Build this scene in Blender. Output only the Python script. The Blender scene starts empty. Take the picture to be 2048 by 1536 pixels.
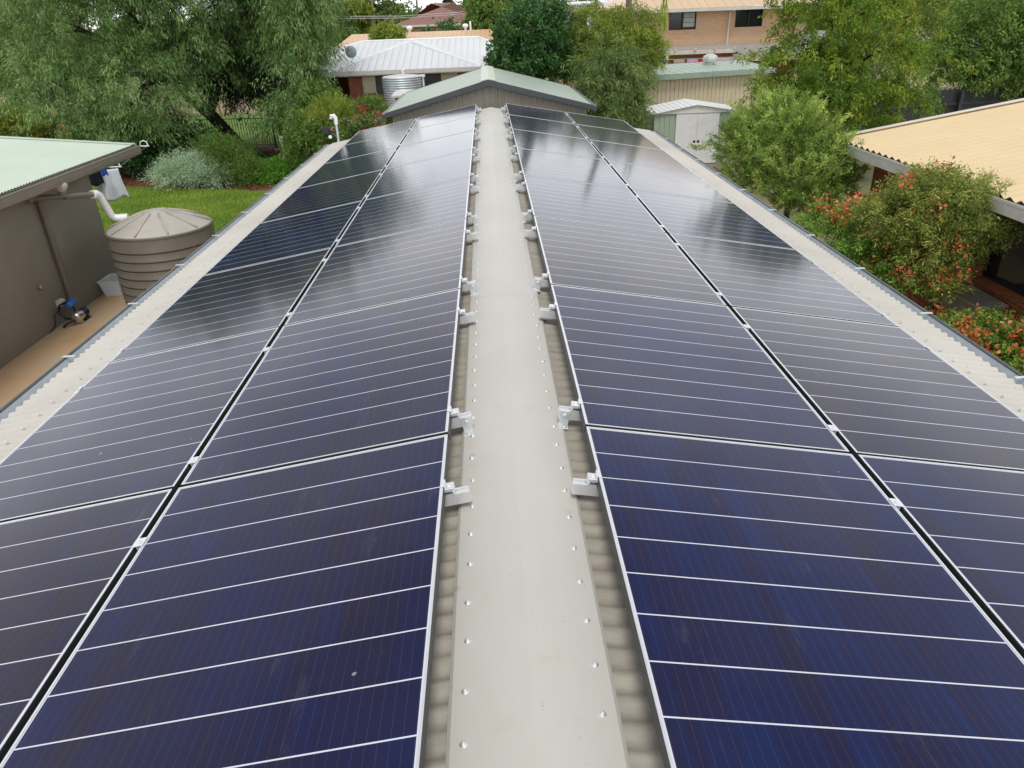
import bpy, math, random
import numpy as np
from mathutils import Vector, Matrix

# ------------------------------------------------------------------ camera, world, sun, exposure
sc = bpy.context.scene
COL = sc.collection
CAM_LOC = (-0.0253, 0.0, 1.5654)
PITCH, YAW, ROLL, LENS = math.radians(26.96), math.radians(-0.99), math.radians(-2.18), 1450.2 / 2048 * 36
cy, sy, cp, sp = math.cos(YAW), math.sin(YAW), math.cos(PITCH), math.sin(PITCH)
rv = Vector((cy, sy, 0)); dv = Vector((-sy * cp, cy * cp, -sp)); uv_ = Vector((-sy * sp, cy * sp, cp))
cr, sr = math.cos(ROLL), math.sin(ROLL)
right = rv * cr + uv_ * sr; up = uv_ * cr - rv * sr
cam_data = bpy.data.cameras.new('camera'); cam = bpy.data.objects.new('camera', cam_data); COL.objects.link(cam)
cam.matrix_world = Matrix(((right.x, up.x, -dv.x, CAM_LOC[0]), (right.y, up.y, -dv.y, CAM_LOC[1]), (right.z, up.z, -dv.z, CAM_LOC[2]), (0, 0, 0, 1)))
cam_data.lens = LENS; cam_data.sensor_width = 36; cam_data.clip_start = 0.05; cam_data.clip_end = 3000
sc.camera = cam

SUN_EL, SUN_AZ = math.radians(62), math.radians(176)     # azimuth clockwise from +Y (north)
w = bpy.data.worlds.new('World'); sc.world = w; w.use_nodes = True
nt = w.node_tree; nt.nodes.clear()
def wn(t, **k):
    n = nt.nodes.new(t)
    for a, b in k.items(): setattr(n, a, b)
    return n
sky = wn('ShaderNodeTexSky', sky_type='NISHITA', sun_disc=False)
sky.sun_elevation = SUN_EL; sky.sun_rotation = SUN_AZ; sky.air_density = 1.0; sky.dust_density = 1.5
tc = wn('ShaderNodeTexCoord'); mp = wn('ShaderNodeMapping'); mp.inputs['Scale'].default_value = (1, 1, 2.6)
no = wn('ShaderNodeTexNoise'); no.inputs['Scale'].default_value = 2.1; no.inputs['Detail'].default_value = 7; no.inputs['Roughness'].default_value = .58
rp = wn('ShaderNodeValToRGB'); rp.color_ramp.elements[0].position = .30; rp.color_ramp.elements[1].position = .56; rp.color_ramp.elements[0].color = (.55, .55, .55, 1)
cl = wn('ShaderNodeValToRGB'); cl.color_ramp.elements[0].color = (9.5, 9.9, 10.5, 1); cl.color_ramp.elements[1].color = (14.0, 14.0, 13.9, 1)
cl.color_ramp.elements[0].position = .3; cl.color_ramp.elements[1].position = .8
n2 = wn('ShaderNodeTexNoise'); n2.inputs['Scale'].default_value = 3.3; n2.inputs['Detail'].default_value = 5
mx = wn('ShaderNodeMix', data_type='RGBA')
bg = wn('ShaderNodeBackground'); bg.inputs['Strength'].default_value = 0.1
wo = wn('ShaderNodeOutputWorld'); L = nt.links.new
L(tc.outputs['Generated'], mp.inputs['Vector']); L(mp.outputs[0], no.inputs['Vector']); L(mp.outputs[0], n2.inputs['Vector'])
L(no.outputs['Fac'], rp.inputs[0]); L(n2.outputs['Fac'], cl.inputs[0])
L(rp.outputs[0], mx.inputs[0]); L(sky.outputs[0], mx.inputs[6]); L(cl.outputs[0], mx.inputs[7])
sx = wn('ShaderNodeSeparateXYZ'); L(tc.outputs['Generated'], sx.inputs[0])
el = wn('ShaderNodeValToRGB'); el.color_ramp.elements[0].position = .12; el.color_ramp.elements[0].color = (1.58, 1.57, 1.56, 1); el.color_ramp.elements[1].position = .62; el.color_ramp.elements[1].color = (.42, .43, .46, 1)
L(sx.outputs[2], el.inputs[0]); ml = wn('ShaderNodeMix', data_type='RGBA', blend_type='MULTIPLY'); ml.inputs[0].default_value = 1
L(mx.outputs[2], ml.inputs[6]); L(el.outputs[0], ml.inputs[7]); L(ml.outputs[2], bg.inputs[0]); L(bg.outputs[0], wo.inputs[0])

sl = bpy.data.lights.new('sun', 'SUN'); sl.energy = 1.8; sl.angle = math.radians(22); sl.color = (1, .97, .93)
so = bpy.data.objects.new('sun', sl); COL.objects.link(so)
sd = Vector((math.sin(SUN_AZ) * math.cos(SUN_EL), math.cos(SUN_AZ) * math.cos(SUN_EL), math.sin(SUN_EL)))
so.rotation_euler = (-sd).to_track_quat('-Z', 'Y').to_euler(); so.location = sd * 60
sc.view_settings.view_transform = 'Standard'; sc.view_settings.look = 'None'
sc.view_settings.exposure = 0.10; sc.view_settings.gamma = 1.0
sc.cycles.max_bounces = 8; sc.cycles.transparent_max_bounces = 8; sc.cycles.sample_clamp_indirect = 6

# ------------------------------------------------------------------ helpers
R = random.Random(7)
ZG = -2.9
ORD = ['first', 'second', 'third', 'fourth', 'fifth', 'sixth', 'seventh', 'eighth', 'ninth', 'tenth', 'eleventh', 'twelfth', 'thirteenth', 'fourteenth', 'fifteenth', 'sixteenth']

def tag(o, label=None, cat=None, group=None, kind=None):
    if label: o['label'] = label
    if cat: o['category'] = cat
    if group: o['group'] = group
    if kind: o['kind'] = kind
    return o

def thing(name, label, cat, loc=(0, 0, 0), rz=0, group=None):
    o = bpy.data.objects.new(name, None); COL.objects.link(o)
    o.empty_display_size = .2; o.location = loc; o.rotation_euler = (0, 0, rz)
    return tag(o, label, cat, group)

class MB:
    def __init__(s): s.v = []; s.f = []; s.m = []
    def add(s, vs, fs, m=0):
        b = len(s.v); s.v += [tuple(v) for v in vs]
        for f in fs: s.f.append(tuple(i + b for i in f)); s.m.append(m)
        return s
    def box(s, x0, x1, y0, y1, z0, z1, m=0):
        v = [(x0, y0, z0), (x1, y0, z0), (x1, y1, z0), (x0, y1, z0), (x0, y0, z1), (x1, y0, z1), (x1, y1, z1), (x0, y1, z1)]
        return s.add(v, [(0, 3, 2, 1), (4, 5, 6, 7), (0, 1, 5, 4), (1, 2, 6, 5), (2, 3, 7, 6), (3, 0, 4, 7)], m)
    def prism(s, poly, axis, a, b, m=0):
        """poly = 2-D outline (counter-clockwise), extruded along axis from a to b"""
        def p(q, t):
            return {'y': (q[0], t, q[1]), 'x': (t, q[0], q[1]), 'z': (q[0], q[1], t)}[axis]
        n = len(poly); vs = [p(q, a) for q in poly] + [p(q, b) for q in poly]
        fs = [(i, (i + 1) % n, n + (i + 1) % n, n + i) for i in range(n)] + [tuple(range(n - 1, -1, -1)), tuple(range(n, 2 * n))]
        return s.add(vs, fs, m)
    def quad(s, a, b, c, d, m=0): return s.add([a, b, c, d], [(0, 1, 2, 3)], m)
    def poly(s, pts, m=0): return s.add(pts, [tuple(range(len(pts)))], m)
    def slab(s, pts, t, m=0):
        """polygon with a thickness t straight down"""
        n = len(pts); vs = list(pts) + [(p[0], p[1], p[2] - t) for p in pts]
        fs = [tuple(range(n)), tuple(range(2 * n - 1, n - 1, -1))] + [(i, n + i, n + (i + 1) % n, (i + 1) % n) for i in range(n)]
        return s.add(vs, fs, m)
    def tube(s, pts, rad, n=8, m=0, cap=True):
        pts = [Vector(p) for p in pts]; k = len(pts)
        if not isinstance(rad, (list, tuple)): rad = [rad] * k
        ref = Vector((0.31, 0.17, 0.93)); rings = []
        for i in range(k):
            t = (pts[min(i + 1, k - 1)] - pts[max(i - 1, 0)]).normalized()
            a = t.cross(ref)
            if a.length < .1: a = t.cross(Vector((1, 0, 0)))
            a.normalize(); b = t.cross(a)
            rings += [tuple(pts[i] + (a * math.cos(q) + b * math.sin(q)) * rad[i]) for q in (2 * math.pi * j / n for j in range(n))]
        fs = [(i * n + j, i * n + (j + 1) % n, (i + 1) * n + (j + 1) % n, (i + 1) * n + j) for i in range(k - 1) for j in range(n)]
        if cap: fs += [tuple(range(n - 1, -1, -1)), tuple(range((k - 1) * n, k * n))]
        return s.add(rings, fs, m)
    def lathe(s, prof, n=32, c=(0, 0, 0), m=0, axis='z'):
        vs = []
        for r, h in prof:
            for j in range(n):
                q = 2 * math.pi * j / n
                e = (r * math.cos(q), r * math.sin(q), h)
                if axis == 'y': e = (e[0], e[2], -e[1])
                if axis == 'x': e = (e[2], e[0], e[1])
                vs.append((c[0] + e[0], c[1] + e[1], c[2] + e[2]))
        k = len(prof)
        fs = [(i * n + j, i * n + (j + 1) % n, (i + 1) * n + (j + 1) % n, (i + 1) * n + j) for i in range(k - 1) for j in range(n)]
        if prof[0][0] > 0.001: fs.append(tuple(range(n - 1, -1, -1)))
        if prof[-1][0] > 0.001: fs.append(tuple(range((k - 1) * n, k * n)))
        return s.add(vs, fs, m)
    def corr(s, O, U, S, N, width, length, pitch, amp, ns=8, m=0, segs=1):
        O, U, S, N = map(Vector, (O, U, S, N)); k = max(2, int(width / pitch * ns)); vs = []
        for i in range(k + 1):
            t = width * i / k; h = amp * math.cos(2 * math.pi * t / pitch)
            for j in range(segs + 1): vs.append(O + U * t + N * h + S * (length * j / segs))
        q = segs + 1
        fs = [(i * q + j, (i + 1) * q + j, (i + 1) * q + j + 1, i * q + j + 1) for i in range(k) for j in range(segs)]
        return s.add(vs, fs, m)
    def build(s, name, mats, parent=None, smooth=False, loc=None):
        me = bpy.data.meshes.new(name); me.from_pydata(s.v, [], s.f); me.update()
        if not isinstance(mats, (list, tuple)): mats = [mats]
        for q in mats: me.materials.append(q)
        if len(mats) > 1: me.polygons.foreach_set('material_index', s.m)
        if smooth:
            me.polygons.foreach_set('use_smooth', [True] * len(me.polygons))
            if smooth != 'all': me.set_sharp_from_angle(angle=math.radians(38))
        o = bpy.data.objects.new(name, me); COL.objects.link(o)
        if parent: o.parent = parent
        if loc: o.location = loc
        return o

def bevel(o, wd=.004, seg=2):
    b = o.modifiers.new('bevel', 'BEVEL'); b.width = wd; b.segments = seg; b.limit_method = 'ANGLE'; b.angle_limit = math.radians(40)
    return o

def copy_tree(o, parent=None):
    c = o.copy(); COL.objects.link(c)
    if parent: c.parent = parent
    for ch in list(o.children): copy_tree(ch, c)
    return c

# ------------------------------------------------------------------ materials
class N:
    """small node-graph helper"""
    def __init__(s, name):
        s.mat = bpy.data.materials.new(name); s.mat.use_nodes = True; s.t = s.mat.node_tree; s.t.nodes.clear()
        s.out = s.t.nodes.new('ShaderNodeOutputMaterial')
    def n(s, typ, ins=None, **k):
        x = s.t.nodes.new(typ)
        for a, b in k.items(): setattr(x, a, b)
        for a, b in (ins or {}).items(): s.put(x.inputs[a], b)
        return x
    def put(s, sock, v):
        if isinstance(v, bpy.types.NodeSocket): s.t.links.new(v, sock)
        else: sock.default_value = v
    def math(s, op, a, b=0.0, c=None):
        x = s.n('ShaderNodeMath', operation=op); s.put(x.inputs[0], a); s.put(x.inputs[1], b)
        if c is not None: s.put(x.inputs[2], c)
        return x.outputs[0]
    def mix(s, f, a, b, blend='MIX'):
        x = s.n('ShaderNodeMix', data_type='RGBA', blend_type=blend); s.put(x.inputs[0], f); s.put(x.inputs[6], a); s.put(x.inputs[7], b)
        return x.outputs[2]
    def ramp(s, f, stops):
        x = s.n('ShaderNodeValToRGB'); e = x.color_ramp.elements
        while len(e) < len(stops): e.new(.5)
        for q, (p, c) in zip(e, stops): q.position = p; q.color = c if len(c) == 4 else (*c, 1)
        s.put(x.inputs[0], f); return x.outputs[0]
    def noise(s, vec, scale, detail=3, rough=.5):
        x = s.n('ShaderNodeTexNoise', {'Scale': scale, 'Detail': detail, 'Roughness': rough})
        if vec is not None: s.put(x.inputs['Vector'], vec)
        return x.outputs['Fac']
    def obj(s): return s.n('ShaderNodeTexCoord').outputs['Object']
    def xyz(s, v):
        x = s.n('ShaderNodeSeparateXYZ', {0: v}); return x.outputs[0], x.outputs[1], x.outputs[2]
    def comb(s, a, b, c): return s.n('ShaderNodeCombineXYZ', {0: a, 1: b, 2: c}).outputs[0]
    def scale(s, v, k): return s.n('ShaderNodeVectorMath', {0: v, 1: k}, operation='MULTIPLY').outputs[0]
    def bump(s, h, st=.3, d=.01): return s.n('ShaderNodeBump', {'Height': h, 'Strength': st, 'Distance': d}).outputs[0]
    def done(s, col, rough=.5, metal=0, normal=None, **k):
        p = s.n('ShaderNodeBsdfPrincipled', {'Base Color': col, 'Roughness': rough, 'Metallic': metal})
        if normal is not None: s.put(p.inputs['Normal'], normal)
        for a, b in k.items(): s.put(p.inputs[a.replace('_', ' ')], b)
        s.t.links.new(p.outputs[0], s.out.inputs[0]); return s.mat

def C(r, g, b): return (r, g, b, 1)

def plain(name, c, rough=.5, metal=0, var=.12, scale=6, **k):
    """paint / metal with slight uneven soiling"""
    g = N(name); v = g.obj(); f = g.noise(v, scale, 5, .6)
    d = tuple(x * (1 - var) for x in c[:3]); l = tuple(min(1, x * (1 + var)) for x in c[:3])
    col = g.ramp(f, [(.3, d), (.7, l)])
    r = g.math('ADD', g.math('MULTIPLY', g.noise(v, scale * 3, 3), .16), rough - .08)
    return g.done(col, r, metal, **k)

def roofing(name, c, axis=None, pitch=.2, dirt=(.5, .42, .32), amt=.25, rough=.4):
    """painted steel sheet; optional bump ribs across an axis ('x' or 'y')"""
    g = N(name); v = g.obj(); x, y, z = g.xyz(v)
    f = g.noise(v, .8, 6, .62); sp_ = g.noise(v, 40, 2)
    streak = g.noise(g.scale(v, (9, .8, .8) if axis != 'y' else (.8, 9, .8)), 1.0, 4)
    col = g.mix(g.math('MULTIPLY', g.ramp(f, [(.42, (0, 0, 0)), (.75, (1, 1, 1))]), amt), c, (*[a * b * 1.3 for a, b in zip(c[:3], dirt)], 1))
    col = g.mix(g.math('MULTIPLY', streak, .22), col, (*[a * .72 for a in c[:3]], 1))
    col = g.mix(g.ramp(sp_, [(.68, (0, 0, 0)), (.78, (.35, .35, .35))]), col, C(.12, .10, .07))
    nrm = None
    if axis:
        t = x if axis == 'x' else y
        s = g.math('SINE', g.math('MULTIPLY', t, 2 * math.pi / pitch))
        s = g.math('POWER', g.math('ABSOLUTE', g.math('SINE', g.math('MULTIPLY', t, math.pi / pitch))), .45) if pitch > .1 else s
        nrm = g.bump(s, .9, .03 if pitch > .1 else .014)
        if pitch > .1:
            fr = g.math('FRACT', g.math('DIVIDE', t, pitch)); gap = g.math('LESS_THAN', fr, .10)
            col = g.mix(g.math('MULTIPLY', gap, .35), col, (*[a * .6 for a in c[:3]], 1))
    return g.done(col, rough, 0, nrm)

def brick(name, a, b, mortar, bw=.24, rh=.086, ms=.011, bump=.6):
    g = N(name); v = g.obj(); x, y, z = g.xyz(v)
    uv = g.comb(g.math('ADD', x, y), z, 0.0)
    t = g.n('ShaderNodeTexBrick', {'Vector': uv, 'Color1': a, 'Color2': b, 'Mortar': mortar, 'Scale': 1.0, 'Mortar Size': ms, 'Mortar Smooth': .15, 'Bias': 0.0, 'Brick Width': bw, 'Row Height': rh})
    t.offset = .5
    col = g.mix(g.math('MULTIPLY', g.noise(v, 1.4, 5, .65), .35), t.outputs['Color'], (*[q * .62 for q in a[:3]], 1))
    col = g.mix(g.math('MULTIPLY', g.noise(v, 30, 3), .3), col, (*[min(1, q * 1.25) for q in b[:3]], 1))
    nrm = g.bump(g.math('SUBTRACT', 1.0, t.outputs['Fac']), bump, .012)
    return g.done(col, .85, 0, nrm)

def foliage_mat(name, stops, rough=.5, trans=.28, spec=.25, gain=2.05):
    g = N(name); a = g.n('ShaderNodeAttribute', attribute_name='var').outputs['Fac']
    col = g.ramp(a, [(p_, tuple(min(.9, q_ * gain) for q_ in c_)) for p_, c_ in stops])
    p = g.n('ShaderNodeBsdfPrincipled', {'Base Color': col, 'Roughness': rough, 'Specular IOR Level': spec})
    tr = g.n('ShaderNodeBsdfTranslucent', {'Color': g.mix(.55, col, C(.25, .33, .04))})
    m = g.n('ShaderNodeMixShader', {0: trans}); g.t.links.new(p.outputs[0], m.inputs[1]); g.t.links.new(tr.outputs[0], m.inputs[2])
    g.t.links.new(m.outputs[0], g.out.inputs[0]); return g.mat

def bark_mat(name, c, d):
    g = N(name); v = g.obj(); f = g.noise(g.scale(v, (9, 9, 2.2)), 2.0, 6, .7)
    return g.done(g.ramp(f, [(.3, d), (.7, c)]), .9, 0, g.bump(f, .8, .03))

M = {}
M['alu'] = plain('aluminium', C(.80, .81, .82), .36, .55, .05, 20)
M['frame_side'] = plain('panel_frame_side', C(.055, .057, .057), .45, .3, .06, 20)  # frame metal darkened on its sides, painting in the shade between panels
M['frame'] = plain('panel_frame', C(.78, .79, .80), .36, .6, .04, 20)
M['galv'] = plain('galvanised', C(.70, .72, .73), .42, .5, .18, 30)
M['backsheet'] = plain('backsheet', C(.86, .87, .88), .4, 0, .03)
M['black'] = plain('black_plastic', C(.02, .02, .02), .5)
M['dark'] = plain('dark_void', C(.015, .014, .013), .8)
M['white'] = plain('white_paint', C(.84, .85, .86), .45, 0, .06)
M['pvc'] = plain('white_pvc', C(.82, .83, .83), .3, 0, .04)
def own_roof():
    g = N('roof_sheet_beige'); v = g.obj(); x, y, z = g.xyz(v)
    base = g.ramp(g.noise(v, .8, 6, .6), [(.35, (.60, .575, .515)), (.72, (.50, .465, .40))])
    near = g.ramp(g.math('ABSOLUTE', x), [(.0, (1, 1, 1)), (.27, (1, 1, 1)), (.40, (0, 0, 0))])      # brown darkening painted in for the shade of the gap beside the cap
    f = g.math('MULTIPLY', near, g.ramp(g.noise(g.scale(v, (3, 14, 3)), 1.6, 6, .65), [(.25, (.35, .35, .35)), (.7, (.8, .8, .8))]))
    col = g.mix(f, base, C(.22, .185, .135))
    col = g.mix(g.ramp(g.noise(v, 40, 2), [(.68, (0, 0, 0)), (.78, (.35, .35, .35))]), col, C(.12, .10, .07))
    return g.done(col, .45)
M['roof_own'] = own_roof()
def cap_mat():
    g = N('ridge_cap_beige'); v = g.obj()
    col = g.ramp(g.noise(g.scale(v, (1, .5, 1)), 1.3, 6, .6), [(.3, (.515, .495, .435)), (.7, (.575, .555, .495))])
    col = g.mix(g.math('MULTIPLY', g.ramp(g.noise(v, 5.5, 5, .6), [(.62, (0, 0, 0)), (.72, (1, 1, 1))]), .22), col, C(.42, .36, .27))
    col = g.mix(g.math('MULTIPLY', g.ramp(g.noise(g.scale(v, (14, 1.2, 1)), 1.5, 4, .6), [(.55, (0, 0, 0)), (.75, (1, 1, 1))]), .09), col, C(.36, .33, .28))
    vo = g.n('ShaderNodeTexVoronoi', {'Vector': v, 'Scale': 4.5, 'Randomness': 1.0})
    spot = g.math('LESS_THAN', g.math('ADD', vo.outputs['Distance'], g.math('MULTIPLY', g.noise(v, 70, 2), .10)), .10)
    col = g.mix(g.math('MULTIPLY', spot, .30), col, C(.30, .21, .14))
    col = g.mix(g.ramp(g.noise(v, 60, 2), [(.70, (0, 0, 0)), (.80, (.4, .4, .4))]), col, C(.16, .13, .10))
    return g.done(col, g.math('ADD', g.math('MULTIPLY', g.noise(v, 4, 4), .2), .32), 0, g.bump(g.noise(g.scale(v, (2.5, .9, 1)), 1.6, 2), .10, .02))
M['cap'] = cap_mat()
M['gutter_own'] = plain('gutter_grey', C(.62, .66, .68), .38, .1, .12, 5)
M['gutter_lip'] = plain('gutter_lip_dark', C(.13, .145, .155), .4, .2, .1, 5)
M['gutter_brown'] = plain('gutter_brown_grey', C(.22, .195, .16), .42, 0, .1, 5)
M['wall_shed'] = roofing('shed_wall', C(.36, .33, .28), 'y', .19)
M['roof_pale_green'] = roofing('roof_pale_green', C(.56, .65, .53), None, amt=.15, rough=.45)
M['roof_green'] = roofing('roof_green', C(.40, .49, .40), 'x', .38, amt=.25, rough=.45)
M['roof_green_y'] = roofing('roof_green_y', C(.36, .44, .345), 'y', .19, amt=.2)
M['charcoal'] = plain('charcoal_trim', C(.06, .066, .075), .4, 0, .15)
M['shed_clad'] = plain('brown_grey_cladding', C(.235, .215, .175), .45, 0, .10, 2)
M['render'] = None
M['brown_pipe'] = plain('brown_grey_pipe', C(.17, .145, .118), .5, 0, .12)
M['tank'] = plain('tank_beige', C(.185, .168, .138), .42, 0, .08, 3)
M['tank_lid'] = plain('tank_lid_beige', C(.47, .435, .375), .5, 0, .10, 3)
M['zinc'] = plain('zinc_steel', C(.55, .60, .62), .4, .5, .10, 4)
M['timber'] = plain('timber', C(.33, .17, .08), .8, 0, .3, 5)
M['roof_white'] = [roofing('roof_white_x', C(.76, .78, .79), 'x', .25, amt=.2), roofing('roof_white_y', C(.76, .78, .79), 'y', .25, amt=.2)]
M['roof_orange'] = roofing('roof_apricot', C(.72, .48, .28), 'x', .25, amt=.2)
M['roof_apricot2'] = [roofing('roof_apricot_x', C(.70, .50, .30), 'x', .4, amt=.15), roofing('roof_apricot_y', C(.70, .50, .30), 'y', .4, amt=.15)]
M['roof_cream'] = roofing('roof_cream', C(.74, .58, .34), None, amt=.22, rough=.5)
M['brick_red'] = brick('brick_red', C(.44, .165, .095), C(.34, .115, .065), C(.22, .14, .10))
M['brick_orange'] = brick('brick_orange', C(.74, .48, .29), C(.64, .39, .22), C(.50, .38, .28), bump=.3)
M['brick_near'] = brick('brick_near', C(.55, .19, .08), C(.42, .125, .05), C(.08, .055, .042), .25, .095, .012, 1.0)
M['glass_dark'] = plain('dark_glass', C(.02, .022, .025), .08, 0, .1)
M['blind'] = plain('cream_blind', C(.72, .66, .50), .7, 0, .05)
M['screen'] = plain('grey_flyscreen', C(.10, .10, .098), .6, 0, .1)
M['cream_wall'] = roofing('cream_cladding', C(.70, .60, .42), 'x', .17, amt=.12)
M['gs_green'] = plain('garden_shed_green', C(.40, .49, .39), .45, 0, .06, 2)
M['gs_white'] = roofing('garden_shed_roof', C(.80, .82, .80), 'x', .16, amt=.1)
M['fence_black'] = plain('dark_fence_boards', C(.022, .024, .027), .6, 0, .25, 2)
M['tile'] = plain('red_brown_tiles', C(.26, .13, .10), .7, 0, .35, 7)
M['grey_roof'] = plain('grey_patio_roof', C(.36, .35, .33), .5, 0, .12, 2)
M['trim_cream'] = plain('cream_trim', C(.66, .60, .50), .5, 0, .08)
M['grey_trim'] = plain('grey_gutter', C(.58, .56, .51), .45, 0, .1)
M['stain'] = plain('weathered_fascia', C(.45, .40, .34), .6, 0, .25, 3)
M['grey_box'] = plain('grey_box', C(.38, .36, .33), .6, 0, .1)

def render_wall():
    g = N('rendered_wall'); v = g.obj(); f = g.noise(v, 1.1, 5, .6); s = g.noise(v, 45, 4, .7)
    col = g.ramp(f, [(.3, (.205, .185, .148)), (.7, (.255, .232, .190))])
    return g.done(col, .8, 0, g.bump(s, .5, .01))
M['render'] = render_wall()

def slab_mat():
    g = N('stained_concrete'); v = g.obj(); f = g.noise(v, .9, 6, .6); s = g.noise(v, 26, 4, .7)
    col = g.ramp(f, [(.28, (.56, .46, .34)), (.5, (.64, .42, .22)), (.72, (.56, .32, .14))])
    col = g.mix(g.math('MULTIPLY', s, .35), col, C(.42, .34, .25))
    return g.done(col, .85, 0, g.bump(s, .3, .004))
M['slab'] = slab_mat()

def ground_mat():
    g = N('dry_ground'); v = g.obj(); f = g.noise(v, .16, 7, .62); s = g.noise(v, 6, 5, .7)
    col = g.ramp(f, [(.32, (.30, .21, .12)), (.47, (.36, .27, .16)), (.56, (.17, .19, .06)), (.72, (.09, .13, .035))])
    col = g.mix(g.math('MULTIPLY', s, .5), col, C(.20, .15, .09))
    return g.done(col, .95, 0, g.bump(s, .6, .05))
M['ground'] = ground_mat()

def lawn_mat():
    g = N('lawn_soil'); v = g.obj(); f = g.noise(v, .9, 6, .6)
    return g.done(g.ramp(f, [(.3, (.085, .16, .02)), (.7, (.16, .25, .035))]), .95, 0, g.bump(g.noise(v, 60, 3), .5, .02))
M['lawn'] = lawn_mat()

def mulch_mat():
    g = N('bark_mulch'); v = g.obj(); f = g.noise(v, 22, 6, .7)
    return g.done(g.ramp(f, [(.3, (.06, .022, .012)), (.7, (.17, .062, .034))]), .95, 0, g.bump(f, .8, .03))
M['mulch'] = mulch_mat()

def solar_mat(PW, PL):
    """dark cells: ten strips along the panel (y) split by white lines, fine wires along y, anti-reflective glass on top"""
    g = N('solar_cells'); v = g.obj(); x, y, z = g.xyz(v)
    rnd = g.n('ShaderNodeObjectInfo').outputs['Random']
    m = .024; pitch = (PL - 2 * m) / 10
    u = g.math('DIVIDE', g.math('SUBTRACT', y, m), pitch)
    d = g.math('ABSOLUTE', g.math('SUBTRACT', g.math('FRACT', g.math('ADD', u, .5)), .5))
    line = g.math('MULTIPLY', g.math('LESS_THAN', d, .0024 / pitch), g.math('LESS_THAN', g.math('ABSOLUTE', g.math('SUBTRACT', u, 5.0)), 4.5))
    wx = g.math('DIVIDE', x, .0305)
    wire = g.math('LESS_THAN', g.math('ABSOLUTE', g.math('SUBTRACT', g.math('FRACT', wx), .5)), .022)
    row = g.math('FLOOR', u); colm = g.math('FLOOR', g.math('DIVIDE', x, .0915))
    cell = g.n('ShaderNodeTexWhiteNoise', {0: g.comb(row, colm, rnd)}, noise_dimensions='3D').outputs['Value']
    band = g.n('ShaderNodeTexWhiteNoise', {0: g.comb(g.math('FLOOR', wx), rnd, 0.0)}, noise_dimensions='3D').outputs['Value']
    smear = g.noise(g.scale(v, (2.2, 1.3, 1)), 1.1, 3)
    hue = g.math('ADD', g.math('MULTIPLY', smear, .55), g.math('ADD', g.math('MULTIPLY', cell, .12), g.math('ADD', g.math('MULTIPLY', band, .18), g.math('MULTIPLY', rnd, .30))))
    col = g.ramp(hue, [(.25, (.003, .014, .075)), (.5, (.008, .009, .046)), (.78, (.016, .010, .022))])
    col = g.mix(g.math('MULTIPLY', wire, .55), col, C(.05, .055, .11))
    flip = g.n('ShaderNodeAttribute', attribute_type='OBJECT', attribute_name='flip').outputs['Fac']       # pale margin shows at one short edge and both long ones
    far = g.math('SUBTRACT', y, 0.0); far2 = g.math('SUBTRACT', PL, y)
    fe = g.math('ADD', g.math('MULTIPLY', far, flip), g.math('MULTIPLY', far2, g.math('SUBTRACT', 1.0, flip)))
    edge = g.math('LESS_THAN', g.math('MINIMUM', g.math('MINIMUM', x, g.math('SUBTRACT', PW, x)), fe), .0125)
    line = g.math('MAXIMUM', line, edge)
    col = g.mix(line, col, C(.66, .66, .72))
    dust = g.noise(v, 230, 2); dm = g.ramp(dust, [(.745, (0, 0, 0)), (.80, (.6, .6, .6))])
    film = g.math('MULTIPLY', g.math('POWER', g.noise(v, 2.4, 6, .7), 2.0), .03)
    col = g.mix(g.math('ADD', film, g.math('MULTIPLY', dm, .35)), col, C(.5, .46, .42))
    w3 = g.n('ShaderNodeVectorMath', {0: g.comb(x, y, g.math('MULTIPLY', rnd, 37.0))}, operation='ADD').outputs[0]
    vo = g.n('ShaderNodeTexVoronoi', {'Vector': w3, 'Scale': 3.2, 'Randomness': 1.0}, voronoi_dimensions='3D')
    drop = g.math('LESS_THAN', g.math('ADD', vo.outputs['Distance'], g.math('MULTIPLY', g.noise(v, 45, 3), .09)), .058)
    col = g.mix(g.math('MULTIPLY', drop, .40), col, C(.62, .60, .55))                                  # a few dried droppings
    scuff = g.ramp(g.noise(g.scale(w3, (2.0, .55, 1.0)), 4.0, 7, .75), [(.60, (0, 0, 0)), (.78, (1, 1, 1))])
    col = g.mix(g.math('MULTIPLY', scuff, .07), col, C(.55, .52, .50))                                 # wiped dust
    rough = g.math('ADD', g.math('MULTIPLY', g.noise(v, 3, 4), .05), .085)
    return g.done(col, rough, 0, None, IOR=1.34, Specular_Tint=C(.95, .88, .97))

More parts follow.
